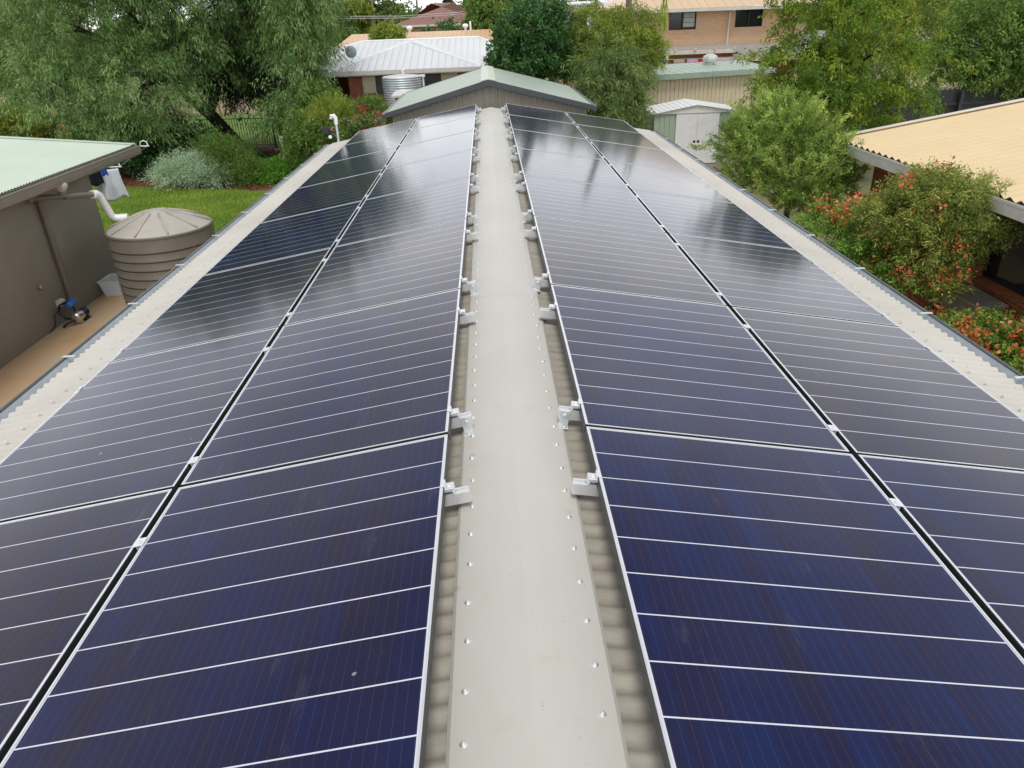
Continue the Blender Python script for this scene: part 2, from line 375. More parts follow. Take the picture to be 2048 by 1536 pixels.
# ------------------------------------------------------------------ foliage
def foliage(name, mat, parent, lobes, clumps, per, leaf, seed, twig=.5, up=.25, droop=.25, hang=.2, spread=.25, rnd=.7, shell=.6, zmin=-.75, cvar=.5, jag=.16):
    """many leaf-sized faces spread on twigs through the crown's lobes"""
    g = np.random.default_rng(seed)
    lb = np.array(lobes, float); lb[:, 3:6] = np.maximum(lb[:, 3:6] - twig * .45, lb[:, 3:6] * .4); wts = (lb[:, 3] * lb[:, 4] + lb[:, 3] * lb[:, 5] + lb[:, 4] * lb[:, 5]); wts /= wts.sum()
    k = g.choice(len(lb), clumps, p=wts)
    d = g.normal(size=(clumps * 3, 3)); d /= np.linalg.norm(d, axis=1)[:, None]
    d = d[d[:, 2] > zmin][:clumps]
    k = k[:len(d)]; n = len(d)
    r = shell + (1 - shell) * g.random(n) ** .6
    ph = lb[k, :3].sum(1)
    bumps = 1 + jag * np.sin(d[:, 0] * 5 + ph) * np.cos(d[:, 1] * 6 - ph) + jag * .8 * np.sin(d[:, 2] * 9 + d[:, 0] * 7 + ph) + jag * .5 * g.normal(size=n)
    c = lb[k, :3] + d * lb[k, 3:6] * (r * bumps)[:, None]
    T = d + np.array([0, 0, up]) + g.normal(size=(n, 3)) * .45; T /= np.linalg.norm(T, axis=1)[:, None]
    Lt = twig * (.6 + .8 * g.random(n)); cv = g.random(n)
    s = g.random((n, per)) ** .8
    P = c[:, None] + T[:, None] * (Lt[:, None] * s)[..., None]
    P[..., 2] -= droop * Lt[:, None] * s ** 2
    P += g.normal(size=P.shape) * spread * twig * .5
    tan = T[:, None] + np.zeros_like(P); tan[..., 2] -= 2 * droop * s
    D = tan * .8 + g.normal(size=P.shape) * rnd; D[..., 2] -= hang
    D = D.reshape(-1, 3); D /= np.linalg.norm(D, axis=1)[:, None] + 1e-9
    P = P.reshape(-1, 3); q = len(P)
    S = np.cross(D, g.normal(size=(q, 3)) + np.array([0, 0, .0])); S /= np.linalg.norm(S, axis=1)[:, None] + 1e-9
    l = leaf[0] * (.6 + .8 * g.random(q))[:, None]; wd = leaf[1] * (.7 + .6 * g.random(q))[:, None]
    V = np.empty((q, 4, 3)); V[:, 0] = P; V[:, 1] = P + D * l * .45 + S * wd * .5; V[:, 2] = P + D * l; V[:, 2, 2] -= (l * .12)[:, 0]; V[:, 3] = P + D * l * .45 - S * wd * .5
    var = np.clip(cvar * np.repeat(cv, per) + (1 - cvar) * g.random(q) + .12 * (s.ravel() - .5), 0, 1)
    return quads(name, V, var, mat, parent)

def quads(name, V, var, mat, parent):
    q, kk = V.shape[:2]; me = bpy.data.meshes.new(name)
    me.vertices.add(q * kk); me.vertices.foreach_set('co', V.reshape(-1).astype(np.float32))
    me.loops.add(q * kk); me.loops.foreach_set('vertex_index', np.arange(q * kk, dtype=np.int32))
    me.polygons.add(q); me.polygons.foreach_set('loop_start', np.arange(0, q * kk, kk, dtype=np.int32))
    me.update(calc_edges=True); me.validate()
    a = me.attributes.new('var', 'FLOAT', 'FACE'); a.data.foreach_set('value', var.astype(np.float32))
    me.materials.append(mat)
    o = bpy.data.objects.new(name, me); COL.objects.link(o)
    if parent: o.parent = parent
    return o

def limbs(mb, base, r0, fork, lobes, rnd, twigs=3, rb=.45):
    """tapered trunk from base to fork, limbs to each lobe, twigs beyond"""
    base, fork = Vector(base), Vector(fork); mid = base.lerp(fork, .5) + Vector((rnd.uniform(-.1, .1), rnd.uniform(-.1, .1), 0)) * (fork - base).length * .5
    mb.tube([base - Vector((0, 0, .1)), base + Vector((0, 0, .05)), mid, fork], [r0 * 1.35, r0 * 1.1, r0 * .85, r0 * .72], 10)
    for lx, ly, lz, a, b, c in lobes:
        e = Vector((lx, ly, lz)); m = fork.lerp(e, .5) + Vector((0, 0, .12 * (e - fork).length))
        mb.tube([fork, m, e], [r0 * rb, r0 * rb * .7, r0 * rb * .4], 7)
        for _ in range(twigs):
            t = e + Vector((rnd.uniform(-a, a) * .8, rnd.uniform(-b, b) * .8, rnd.uniform(-.3, .85) * c))
            mb.tube([m.lerp(e, rnd.uniform(.2, 1)), (e.lerp(t, .5) + Vector((0, 0, .05))), t], [r0 * rb * .38, r0 * rb * .25, r0 * rb * .1], 5)

def tree(name, label, cat, base, r0, fork, lobes, fol, bark, group=None, twigs=3, part='crown'):
    o = thing(name, label, cat, base, 0, group); b = Vector(base)
    rl = [(x - b.x, y - b.y, z - b.z, a, bb, c) for x, y, z, a, bb, c in lobes]
    mb = MB(); rr = random.Random(hash(label) % 9999 if False else len(label) * 31 + int(abs(base[0]) * 100))
    for bs, fk, ls in ([((0, 0, 0), fork, rl)] if not isinstance(fork, list) else fork):
        limbs(mb, bs, r0, Vector(fk) - (b if not isinstance(fork, list) else Vector((0, 0, 0))), ls if ls is not None else rl, rr, twigs)
    mb.build('trunk', bark, o, smooth='all')
    foliage(part, parent=o, lobes=rl, **fol)
    return o

F = {}
F['willow'] = foliage_mat('willow_leaf', [(0, (.024, .055, .012)), (.45, (.065, .122, .034)), (1, (.20, .265, .105))], trans=.25)
F['dark'] = foliage_mat('dark_leaf', [(0, (.008, .026, .007)), (.6, (.022, .068, .016)), (1, (.05, .12, .03))], .4, .18, .4)
F['deep'] = foliage_mat('deep_leaf', [(0, (.012, .020, .010)), (.6, (.026, .042, .020)), (1, (.05, .075, .036))], .6, .12)
F['olive'] = foliage_mat('olive_leaf', [(0, (.11, .055, .02)), (.22, (.075, .10, .018)), (.6, (.12, .165, .025)), (1, (.22, .25, .04))], trans=.3)
F['gum'] = foliage_mat('gum_leaf', [(0, (.04, .065, .02)), (.5, (.075, .115, .035)), (1, (.16, .20, .075))], trans=.28)
F['feather'] = foliage_mat('feather_leaf', [(0, (.028, .068, .010)), (.5, (.07, .125, .014)), (1, (.19, .21, .02))], trans=.32)
F['lime'] = foliage_mat('lime_leaf', [(0, (.07, .10, .015)), (.5, (.13, .17, .03)), (1, (.26, .28, .05))], trans=.32)
F['mid'] = foliage_mat('mid_leaf', [(0, (.025, .055, .012)), (.5, (.06, .11, .022)), (1, (.13, .18, .04))], trans=.28)
F['brush'] = foliage_mat('brush_leaf', [(0, (.06, .055, .018)), (.25, (.065, .11, .022)), (.6, (.15, .22, .045)), (1, (.33, .39, .11))], trans=.3)
F['grey'] = foliage_mat('silver_leaf', [(0, (.12, .17, .10)), (.6, (.24, .32, .21)), (1, (.38, .45, .32))], .7, .2)
F['khaki'] = foliage_mat('khaki_leaf', [(0, (.13, .075, .03)), (.2, (.08, .105, .025)), (.55, (.125, .165, .035)), (.8, (.20, .215, .05)), (1, (.33, .30, .08))], trans=.3)
F['pride'] = foliage_mat('pride_leaf', [(0, (.04, .09, .015)), (.5, (.10, .19, .03)), (1, (.22, .32, .06))], trans=.3)
F['orange'] = foliage_mat('orange_bloom', [(0, (.55, .06, .03)), (.5, (.80, .17, .07)), (.8, (.85, .30, .14)), (1, (.85, .55, .32))], .6, .25, gain=1)
F['red'] = foliage_mat('red_bloom', [(0, (.42, .02, .03)), (1, (.70, .08, .08))], .6, .2, gain=1)
F['pink'] = foliage_mat('pink_bloom', [(0, (.50, .16, .20)), (1, (.80, .50, .52))], .6, .2, gain=1)
F['apricot'] = foliage_mat('apricot_bloom', [(0, (.55, .20, .06)), (1, (.85, .48, .22))], .6, .2, gain=1)
F['blue'] = foliage_mat('pale_blue_bloom', [(0, (.50, .58, .78)), (1, (.75, .80, .92))], .6, .2, gain=1)
F['grass'] = foliage_mat('grass_blade', [(0, (.075, .135, .018)), (.5, (.14, .22, .028)), (1, (.26, .29, .055))], .6, .3, gain=2.0)
F['cover'] = foliage_mat('ground_cover_leaf', [(0, (.03, .09, .01)), (.6, (.07, .18, .02)), (1, (.13, .27, .04))], .5, .3)
F['chip'] = foliage_mat('bark_chip', [(0, (.07, .025, .014)), (.6, (.19, .07, .04)), (1, (.34, .17, .11))], .9, 0, gain=1)
F['palm'] = foliage_mat('palm_leaf', [(0, (.04, .075, .015)), (.7, (.10, .14, .03)), (1, (.30, .25, .06))], trans=.25)
B_DARK = bark_mat('dark_bark', C(.045, .036, .028), C(.016, .013, .011))
B_GREY = bark_mat('grey_bark', C(.22, .19, .16), C(.09, .075, .06))
B_PALM = bark_mat('palm_bark', C(.24, .20, .17), C(.11, .09, .075))

# ------------------------------------------------------------------ ground, lawn, paving
def sheet(name, pts, z, mat, label=None, cat=None):
    o = MB().poly([(x, y, z) for x, y in pts]).build(name, mat); return tag(o, label, cat, None, 'structure')
sheet('ground', [(-600, -200), (600, -200), (600, 1400), (-600, 1400)], ZG, M['ground'], 'flat ground of dry soil and grass', 'ground')
sheet('lawn', [(-30, 13.2), (-3.3, 13.2), (-3.3, 22.2), (-7.4, 22.5), (-13, 24.2), (-30, 27)], ZG + .006, M['lawn'], 'mown green lawn beyond the beige water tank', 'lawn')
sheet('mulch_bed', [(-30, 26.9), (-13, 24.1), (-7.4, 22.4), (-3.3, 22.1), (-3.3, 31), (-30, 33)], ZG + .003, M['mulch'], 'red brown bark mulch bed along the far edge of the lawn', 'mulch bed')
sheet('back_lawn', [(-26, 33.2), (-6, 31.2), (-6, 44), (-26, 44)], ZG + .004, M['lawn'], 'sunny patch of grass behind the black pool fence', 'lawn')
tag(MB().prism([(-7.45, -4), (-3.4, -4), (-3.4, 13.85), (-6.7, 13.85), (-6.7, 13.35), (-7.45, 13.35)], 'z', ZG - .1, ZG + .05).build('path', M['slab']), 'rust stained concrete path beside the brown rendered wall', 'path', None, 'structure')

# ------------------------------------------------------------------ the metal shed whose roof fills the picture
A = math.radians(9.88); CA, SA = math.cos(A), math.sin(A)
X0, HALF, Y0, Y1, CP = .02, 3.12, -1.2, 14.78, .081
shed = thing('metal_shed', 'long beige corrugated metal shed roof carrying the rows of solar panels', 'shed', (X0, 0, ZG))
def sp_(o): o.location = (0, 0, -ZG); return o       # parts of this shed are modelled about the ridge line (x = 0, z = 0)
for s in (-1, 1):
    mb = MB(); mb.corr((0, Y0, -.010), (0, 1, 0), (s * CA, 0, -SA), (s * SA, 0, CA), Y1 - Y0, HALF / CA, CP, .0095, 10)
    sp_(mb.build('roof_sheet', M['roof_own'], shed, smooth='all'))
CW = .223
mb = MB()
prof = [(-CW, -.016), (-CW + .002, .002), (-CW + .012, .0085)] + [(-.03, .0085), (0, .0098), (.03, .0085)] + [(CW - .012, .0085), (CW - .002, .002), (CW, -.016)]
pts = [(x, z - abs(x) * math.tan(A)) for x, z in prof]
vs, fs = [], []
ys = [Y0, 4.45, Y1 - .02]
for si in range(2):                     # cap flashing comes in lapped lengths
    b = len(vs)
    for y, dz in ((ys[si] - (.12 if si else 0), .0006 * (si % 2)), (ys[si + 1], .0006 * (si % 2))): vs += [(x, y, z + dz + (.0012 if si == 2 else 0)) for x, z in pts]
    k = len(pts); fs += [(b + i, b + i + 1, b + k + i + 1, b + k + i) for i in range(k - 1)]
mb.add(vs, fs); sp_(mb.build('ridge_cap', M['cap'], shed))

def screw_mb(mb, x, y, z, tilt):
    c, s = math.cos(tilt), math.sin(tilt)
    for prof_, n in (([(.0105, 0), (.0105, .0022), (.006, .003), (.006, .008), (.0045, .0095), (.0, .0098)], 10),):
        t = MB().lathe(prof_, n)
        mb.add([(x + q[0] * c + q[2] * s, y + q[1], z - q[0] * s + q[2] * c) for q in t.v], t.f)
SCREW = 2 * CP
scr_mesh = MB(); screw_mb(scr_mesh, 0, 0, 0, 0); proto = None; many = MB()
for s in (-1, 1):
    n = 0; y = .54 + (.0 if s < 0 else .06)
    while y < Y1 - .1:
        x = s * (CW - .050); z = .0065 - abs(x) * math.tan(A)
        xx, yy = x + R.uniform(-.004, .004), y + R.uniform(-.008, .008)
        if n < 46:
            if proto is None: proto = scr_mesh.build('roof_screw', M['galv'], shed, smooth='all'); o = proto
            else: o = proto.copy(); COL.objects.link(o)
            o.location = (xx, yy, z - ZG); o.rotation_euler = (0, s * A, 0)
        else: screw_mb(many, xx, yy, z, s * A)
        y += SCREW; n += 1
    y = .54                                # fixing line near each gutter
    while y < Y1:
        x = s * (2.86 + R.uniform(-.01, .01)); screw_mb(many, x, y, .0 - abs(x) * math.tan(A), s * A); y += SCREW
o = sp_(many.build('roof_screws', M['galv'], shed)); o['kind'] = 'stuff'
for s in (-1, 1):
    ze = -HALF * math.tan(A)
    pr = [(3.055, ze - .004), (3.055, ze - .075), (3.185, ze - .075), (3.20, ze - .012), (3.194, ze - .012), (3.178, ze - .066), (3.066, ze - .066), (3.066, ze - .012)]
    mb = MB(); mb.prism([(s * a, b) for a, b in (pr if s > 0 else pr[::-1])], 'y', Y0, Y1 - .02)
    for yy in (Y0 - .003, Y1 - .02): mb.box(min(s * 3.055, s * 3.222), max(s * 3.055, s * 3.19), yy, yy + .003, ze - .074, ze - .012)
    gt = sp_(mb.build('gutter', M['gutter_own'], shed))
    mb = MB(); mb.tube([(s * 3.203, Y0, ze - .004), (s * 3.203, Y1 - .02, ze - .004)], .0105, 8); mb.build('gutter_lip', M['gutter_lip'], gt, smooth='all')
    y = .55 if s < 0 else .64
    while y < Y1 - .2:
        mb = MB(); mb.prism([(s * 3.125, ze + .012), (s * 3.135, ze + .015), (s * 3.212, ze + .013), (s * 3.212, ze + .008), (s * 3.135, ze + .011), (s * 3.125, ze + .008)][::s], 'y', y - .012, y + .012)
        sp_(mb.build('gutter_bracket', M['gutter_own'], shed)); y += 1.085
mb = MB(); zt = -.62
mb.box(-2.98, 2.98, Y0 + .15, Y1 - .2, ZG, zt)
for yy in (Y1 - .199,): mb.prism([(-2.98, zt), (2.98, zt), (0, -.075)], 'y', yy - .02, yy)
sp_(mb.build('wall', M['wall_shed'], shed))
for s in (-1, 1):                       # barge trim at the far gable
    mb = MB(); mb.prism([(0, .004), (s * 3.1, .004 - 3.1 * math.tan(A)), (s * 3.1, -.115 - 3.1 * math.tan(A)), (0, -.115)][::-s], 'y', Y1 + .002, Y1 + .02)
    sp_(mb.build('barge_trim', M['gutter_own'], shed))

# ------------------------------------------------------------------ solar panels
PW, PL, PT, STEP = 1.136, 1.722, .040, 1.742
HP = .12                                                   # top of the panel frames above the roof plane
M['cells'] = solar_mat(PW, PL)
def side_obj(o, s, dist, y):
    """put a thing modelled with local x running down the slope on side s; dist from the ridge, y along it"""
    if s > 0: o.matrix_world = Matrix(((CA, 0, SA, X0 + dist * CA), (0, 1, 0, y), (-SA, 0, CA, -dist * SA), (0, 0, 0, 1)))
    else: o.matrix_world = Matrix(((-CA, 0, -SA, X0 - dist * CA), (0, -1, 0, y), (-SA, 0, CA, -dist * SA), (0, 0, 0, 1)))
def make_panel():
    o = thing('solar_panel', None, 'solar panel', group='solar panels on the shed roof')
    lip = .007; t = .0016; z0, z1 = HP - PT, HP
    mb = MB()
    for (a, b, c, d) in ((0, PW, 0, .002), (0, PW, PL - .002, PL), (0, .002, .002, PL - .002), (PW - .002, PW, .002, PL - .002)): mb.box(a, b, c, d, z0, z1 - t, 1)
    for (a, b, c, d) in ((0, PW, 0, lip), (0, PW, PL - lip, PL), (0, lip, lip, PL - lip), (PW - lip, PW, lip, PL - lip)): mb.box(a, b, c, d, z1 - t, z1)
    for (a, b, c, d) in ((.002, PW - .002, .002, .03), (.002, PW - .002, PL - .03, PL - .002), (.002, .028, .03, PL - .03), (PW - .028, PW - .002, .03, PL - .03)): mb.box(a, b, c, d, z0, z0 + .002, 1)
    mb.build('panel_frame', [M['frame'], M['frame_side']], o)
    g = MB().quad((lip, lip, HP - .0022), (PW - lip, lip, HP - .0022), (PW - lip, PL - lip, HP - .0022), (lip, PL - lip, HP - .0022))
    g.build('cell_glass', M['cells'], o)
    MB().quad((.003, .003, HP - .008), (.003, PL - .003, HP - .008), (PW - .003, PL - .003, HP - .008), (PW - .003, .003, HP - .008)).build('back_sheet', M['backsheet'], o)
    mb = MB()                                       # drain and earth holes show as small pale slots on the ridge side
    return o
base_panel = make_panel(); first = True
DI = {-1: .251, 1: .276}
YB = {-1: 2.533, 1: 2.55}
for s, side in ((-1, 'left'), (1, 'right')):
    for row, where in ((0, f'row {side} of the ridge cap'), (1, f'row beside the {side} gutter')):
        for k in range(-1, 7):
            o = base_panel if first else copy_tree(base_panel); first = False
            n = 6 - k
            o['label'] = f'{ORD[n]} dark solar panel from the far end, {where}' if n else f'farthest dark solar panel, {where}'
            if n == 7: o['label'] = f'nearest dark solar panel, {where}'
            yb = YB[s] + k * STEP + R.uniform(-.002, .002)
            side_obj(o, s, DI[s] + row * (PW + .030), yb + (PL if s < 0 else 0))
            for ch in o.children:
                if ch.name.startswith('cell_glass'): ch['flip'] = 1.0 if s < 0 else 0.0

# ------------------------------------------------------------------ mounting rails with feet and clamps
def hexbolt(mb, x, y, z, axis='z', r=.0075, h=.006):
    t = MB().lathe([(r * 1.5, 0), (r * 1.5, .0016), (r, .0017), (r, h), (.0, h)], 6, axis=axis)
    mb.add([(a + x, b + y, c + z) for a, b, c in t.v], t.f)
RL = 2 * PW + .030
def make_rail(foot):
    """local x = 0 at the panels' upper edge; foot = +1/-1: side of the rail the L-foot stands on"""
    o = thing('mounting_rail', None, 'mounting rail', group='rails under the solar panels')
    z0, z1, h = .034, HP - PT - .0005, .019
    mb = MB(); a, b = -.083, RL + .05
    prof = [(-h, z0), (h, z0), (h, z1), (h - .009, z1), (h - .009, z1 - .012), (-h + .009, z1 - .012), (-h + .009, z1), (-h, z1)]
    mb.prism(prof, 'x', a, b); mb.build('rail_profile', M['alu'], o)
    def lfoot(x, zb):
        mb = MB(); y0, y1 = (h + .0008, h + .0048) if foot > 0 else (-h - .0048, -h - .0008)
        mb.box(x - .021, x + .021, y0, y1, zb + .004, z1 - .002)
        fy = (h + .0008, h + .040) if foot > 0 else (-h - .040, -h - .0008)
        mb.box(x - .021, x + .021, fy[0], fy[1], zb, zb + .0038)
        t = MB(); hexbolt(t, 0, 0, 0, 'y')
        yy = y1 if foot > 0 else y0
        mb.add([(x + q[0], yy + (abs(q[1])) * (1 if foot > 0 else -1), (zb + z1) / 2 + .012 + q[2]) for q in t.v], t.f)
        hexbolt(mb, x, (fy[0] + fy[1]) / 2 + .006 * foot, zb + .0038)
        return bevel(mb.build('rail_foot', M['galv'], o), .0012, 1)
    lfoot(-.058, .0075); lfoot(RL + .03, .0)
    lfoot(PW * .98, .0)
    def endclamp(sx, x, name):
        mb = MB(); mb.box(*sorted((x, x + sx * .034)), -.021, .021, HP - .026, HP - .012)
        mb.box(*sorted((x + sx * .0015, x + sx * .006)), -.021, .021, HP - .012, HP + .0008)
        mb.box(*sorted((x - sx * .010, x + sx * .006)), -.021, .021, HP + .0008, HP + .0048)
        mb.box(*sorted((x + sx * .027, x + sx * .034)), -.021, .021, z1 + .0005, HP - .026)
        hexbolt(mb, x + sx * .018, 0, HP - .012)
        return bevel(mb.build(name, M['alu'], o), .001, 1)
    endclamp(-1, 0, 'end_clamp'); endclamp(1, RL, 'end_clamp')
    mb = MB(); mb.box(PW - .006, PW + .036, -.024, .024, HP + .0006, HP + .0046); hexbolt(mb, PW + .015, 0, HP + .0046); mb.box(PW + .006, PW + .024, -.02, .02, z1, HP + .0006)
    bevel(mb.build('mid_clamp', M['alu'], o), .001, 1)
    return o
rails = {1: make_rail(1), -1: make_rail(-1)}; used = set()
for s, side in ((-1, 'left'), (1, 'right')):
    n = 16
    for k in range(-1, 7):
        for off, foot in ((.19, -1), (1.372, 1)):
            n -= 1
            y = YB[s] + k * STEP + off + R.uniform(-.012, .012)
            if y < 1.1: continue                   # outside the frame
            f = foot * s
            o = rails[f] if f not in used else copy_tree(rails[f]); used.add(f)
            o['label'] = (f'{ORD[n]} silver rail end from the far end, {side} of the ridge cap' if n else f'farthest silver rail end, {side} of the ridge cap')
            if n == 14: o['label'] = f'nearest silver rail end, {side} of the ridge cap'
            side_obj(o, s, DI[s], y)

# ------------------------------------------------------------------ left house with its pale green roof
hs = thing('rendered_house', 'brown rendered house wall under a pale green corrugated roof with deep gutter', 'house', (-10.5, 9, ZG))
def at0(o, root): o.location = (-root.location.x, -root.location.y, -root.location.z); return o   # part modelled in world coordinates
EX, EZ, SL = -6.93, -.425, math.radians(5.2)
cs, sn = math.cos(SL), math.sin(SL)
mb = MB(); mb.corr((EX, 2.0, EZ), (0, 1, 0), (-cs, 0, sn), (sn, 0, cs), 12.9, 5.2, .078, .0085, 8, segs=2)
at0(mb.build('roof', M['roof_pale_green'], hs, smooth='all'), hs)
xr = EX - 5.2 * cs; zr = EZ + 5.2 * sn
mb = MB(); mb.corr((xr, 2.0, zr), (0, 1, 0), (-cs, 0, -sn), (-sn, 0, cs), 12.9, 5.2, .078, .0085, 8)
at0(mb.build('roof', M['roof_pale_green'], hs, smooth='all'), hs)
mb = MB(); q = lambda t: (EX - t * cs, EZ + t * sn)
bar = [(EX + .02, EZ - .16), (EX + .02, EZ + .012), (q(5.2)[0], q(5.2)[1] + .02), (xr - 5.2 * cs, EZ + .012), (xr - 5.2 * cs, EZ - .16), (xr, zr - .16)]
mb.prism(bar, 'y', 14.905, 14.93)
mb.prism([(EX + .02, EZ + .012), (EX + .02, EZ + .018), (q(5.2)[0], q(5.2)[1] + .026), (q(5.2)[0], q(5.2)[1] + .02)][::-1], 'y', 14.78, 14.94)
at0(mb.build('barge_board', M['roof_pale_green'], hs), hs)
mb = MB(); mb.prism([(-13.6, ZG), (-7.42, ZG), (-7.42, EZ + .49 * math.tan(SL) - .04), (xr, zr - .05), (-13.6, EZ - .05)], 'y', 2.6, 13.88)
at0(mb.build('wall', M['render'], hs), hs)
mb = MB(); mb.box(-7.418, EX + .01, 2.1, 14.85, EZ - .215, EZ - .19)          # soffit lining
at0(mb.build('soffit', M['brown_pipe'], hs), hs)
g0, gz = EX - .015, EZ - .012
pr = [(g0, gz), (g0, gz - .16), (g0 + .11, gz - .16), (g0 + .128, gz - .10), (g0 + .128, gz - .03), (g0 + .138, gz - .012), (g0 + .126, gz - .002), (g0 + .118, gz - .014), (g0 + .118, gz - .10), (g0 + .104, gz - .15), (g0 + .008, gz - .15), (g0 + .008, gz)]
mb = MB(); mb.prism(pr, 'y', 2.0, 14.9); mb.box(g0, g0 + .124, 14.9, 14.904, gz - .158, gz - .01)
at0(mb.build('gutter', M['gutter_brown'], hs), hs)
mb = MB(); mb.box(-7.0, EX - .02, 2.0, 14.9, EZ - .19, EZ - .03)
at0(mb.build('fascia', M['brown_pipe'], hs), hs)
mb = MB(); mb.tube([(-7.355, 12.07, -.84), (-7.355, 12.07, -2.66)], .05, 12)
at0(mb.build('downpipe', M['brown_pipe'], hs, smooth=True), hs)
mb = MB(); mb.tube([(-7.36, 11.80, -.80), (-7.30, 11.86, -.775), (-6.90, 11.97, -.785)], .048, 12); mb.tube([(-7.355, 12.07, -.84), (-7.35, 11.95, -.79), (-7.28, 11.88, -.778)], .048, 12)
mb.tube([(-6.90, 11.99, -.70), (-6.90, 11.99, -.79)], .06, 12); mb.tube([(-6.90, 11.99, -.79), (-6.84, 12.36, -.85), (-6.79, 12.66, -.905)], .047, 12)
at0(mb.build('overflow_pipe', M['brown_pipe'], hs, smooth=True), hs)
mb = MB(); mb.lathe([(.052, -.71), (.062, -.70), (.095, -.64), (.10, -.60), (.085, -.575), (.055, -.565), (.0, -.56)], 16, (-6.90, 11.99, 0))
mb.prism([(-6.99, -.66), (-6.99, -.56), (-6.93, -.53), (-6.83, -.60), (-6.83, -.66)][::-1], 'y', 11.9, 12.08); mb.box(-6.93, -6.88, 11.97, 12.01, -.56, -.50)
at0(bevel(mb.build('rain_head', M['stain'], hs, smooth=True), .006), hs)
mb = MB(); mb.tube([(-6.79, 12.66, -.905), (-6.775, 12.75, -.92), (-6.765, 12.80, -.955), (-6.745, 12.86, -1.12), (-6.72, 12.92, -1.33), (-6.69, 12.95, -1.375), (-6.64, 12.97, -1.39), (-6.50, 13.0, -1.40)], .064, 14)
mb.tube([(-6.795, 12.64, -.902), (-6.778, 12.74, -.917)], .071, 14); mb.tube([(-6.60, 12.98, -1.394), (-6.48, 13.005, -1.40)], .072, 14)
pv = at0(mb.build('white_pipe', M['pvc'], hs, smooth=True), hs)

t = thing('garden_tap', 'small brass tap on the brown rendered wall', 'tap', (-7.42, 11.39, -2.12))
mb = MB(); mb.lathe([(.0, 0), (.026, .001), (.026, .008), (.012, .01), (.012, .05)], 12, axis='x'); mb.tube([(.05, 0, 0), (.085, 0, -.005), (.095, 0, -.06)], .011, 8)
mb.build('spout', M['brown_pipe'], t, smooth=True)
mb = MB(); mb.tube([(.055, 0, 0), (.055, 0, .045)], .008, 8); mb.box(.047, .063, -.03, .03, .045, .055); mb.build('tap_handle', M['galv'], t)

p = thing('water_pump', 'small pressure pump with blue controller and silver body by the wall', 'pump', (-7.12, 11.78, ZG + .05))
mb = MB(); mb.lathe([(.0, -.14), (.06, -.135), (.085, -.11), (.088, .04), (.08, .06), (.0, .062)], 20, (0, -.04, .12), axis='y'); mb.box(-.05, .05, -.10, -.04, 0, .05)
mb.build('pump_body', plain('stainless', C(.66, .62, .58), .28, .9, .1, 10), p, smooth=True)
mb = MB(); mb.lathe([(.0, -.03), (.075, -.025), (.078, .14), (.06, .17), (.0, .172)], 18, (0, .05 - .02, .125), axis='y')
for i in range(8): mb.box(-.086 + .0, .086, .06 + i * .012, .066 + i * .012, .11, .14)
mb.build('motor', plain('navy_motor', C(.012, .018, .05), .45), p, smooth=True)
mb = MB(); mb.box(-.06, .06, .04, .17, 0, .05); mb.build('base', M['black'], p)
mb = MB(); mb.lathe([(.0, -.11), (.04, -.105), (.055, -.08), (.056, .07), (.045, .10), (.0, .105)], 16, (-.07, -.02, .34), axis='y'); mb.box(-.115, -.03, -.06, .03, .37, .41)
bevel(mb.build('pressure_controller', plain('blue_plastic', C(.03, .17, .50), .4), p, smooth=True), .004)
mb = MB(); mb.tube([(-.06, -.02, .29), (-.05, -.03, .2)], .022, 8)
for k_ in range(3):
    mb.tube([(-.09, -.06, .40 - k_ * .02), (-.16, -.18 - k_ * .03, .38), (-.18, -.24 - k_ * .02, .26), (-.12, -.22, .12 + k_ * .02), (-.03, -.12, .10)], .011, 6)
mb.tube([(.0, -.17, .09), (-.1, -.24, .07), (-.16, -.30, .02)], .02, 8)
mb.build('hose', M['black'], p, smooth='all')
p = thing('weather_box', 'cream power outlet box with black cord on the brown wall', 'power box', (-7.42, 11.78, -2.50))
mb = MB(); mb.prism([(0, -.055), (.08, -.055), (.10, .03), (.06, .06), (0, .06)], 'y', -.07, .07); bevel(mb.build('cover', M['trim_cream'], p), .008)
mb = MB(); mb.tube([(.07, -.02, -.055), (.06, -.12, -.08), (.03, -.26, -.13), (.02, -.27, -.27), (.015, -.38, -.33), (.012, -.50, -.34)], .009, 6); mb.build('cord', M['black'], p, smooth='all')

g = N('clear_plastic'); clear = g.done(C(.86, .90, .93), .25, 0, None, Alpha=.55)
t = thing('plastic_tub', 'empty translucent plastic storage tub on the path by the wall corner', 'tub', (-7.14, 13.22, ZG + .052))
mb = MB(); b0, b1 = (.15, .20), (.19, .25)
vs = [(sx * a, sy * b, z) for (a, b), z in ((b0, 0), (b1, .30), ((b1[0] - .012, b1[1] - .012), .30), ((b0[0] - .01, b0[1] - .01), .012)) for sx, sy in ((-1, -1), (1, -1), (1, 1), (-1, 1))]
fs = [(3, 2, 1, 0)] + [(l * 4 + i, l * 4 + (i + 1) % 4, l * 4 + 4 + (i + 1) % 4, l * 4 + 4 + i) for l in range(3) for i in range(4)] + [(12, 13, 14, 15)]
mb.add(vs, fs); mb.build('tub_body', clear, t)
mb = MB()
for a, b, c, d in ((-.21, .21, -.27, -.247), (-.21, .21, .247, .27), (-.21, -.187, -.247, .247), (.187, .21, -.247, .247)): mb.box(a, b, c, d, .292, .303)
mb.build('rim', clear, t)

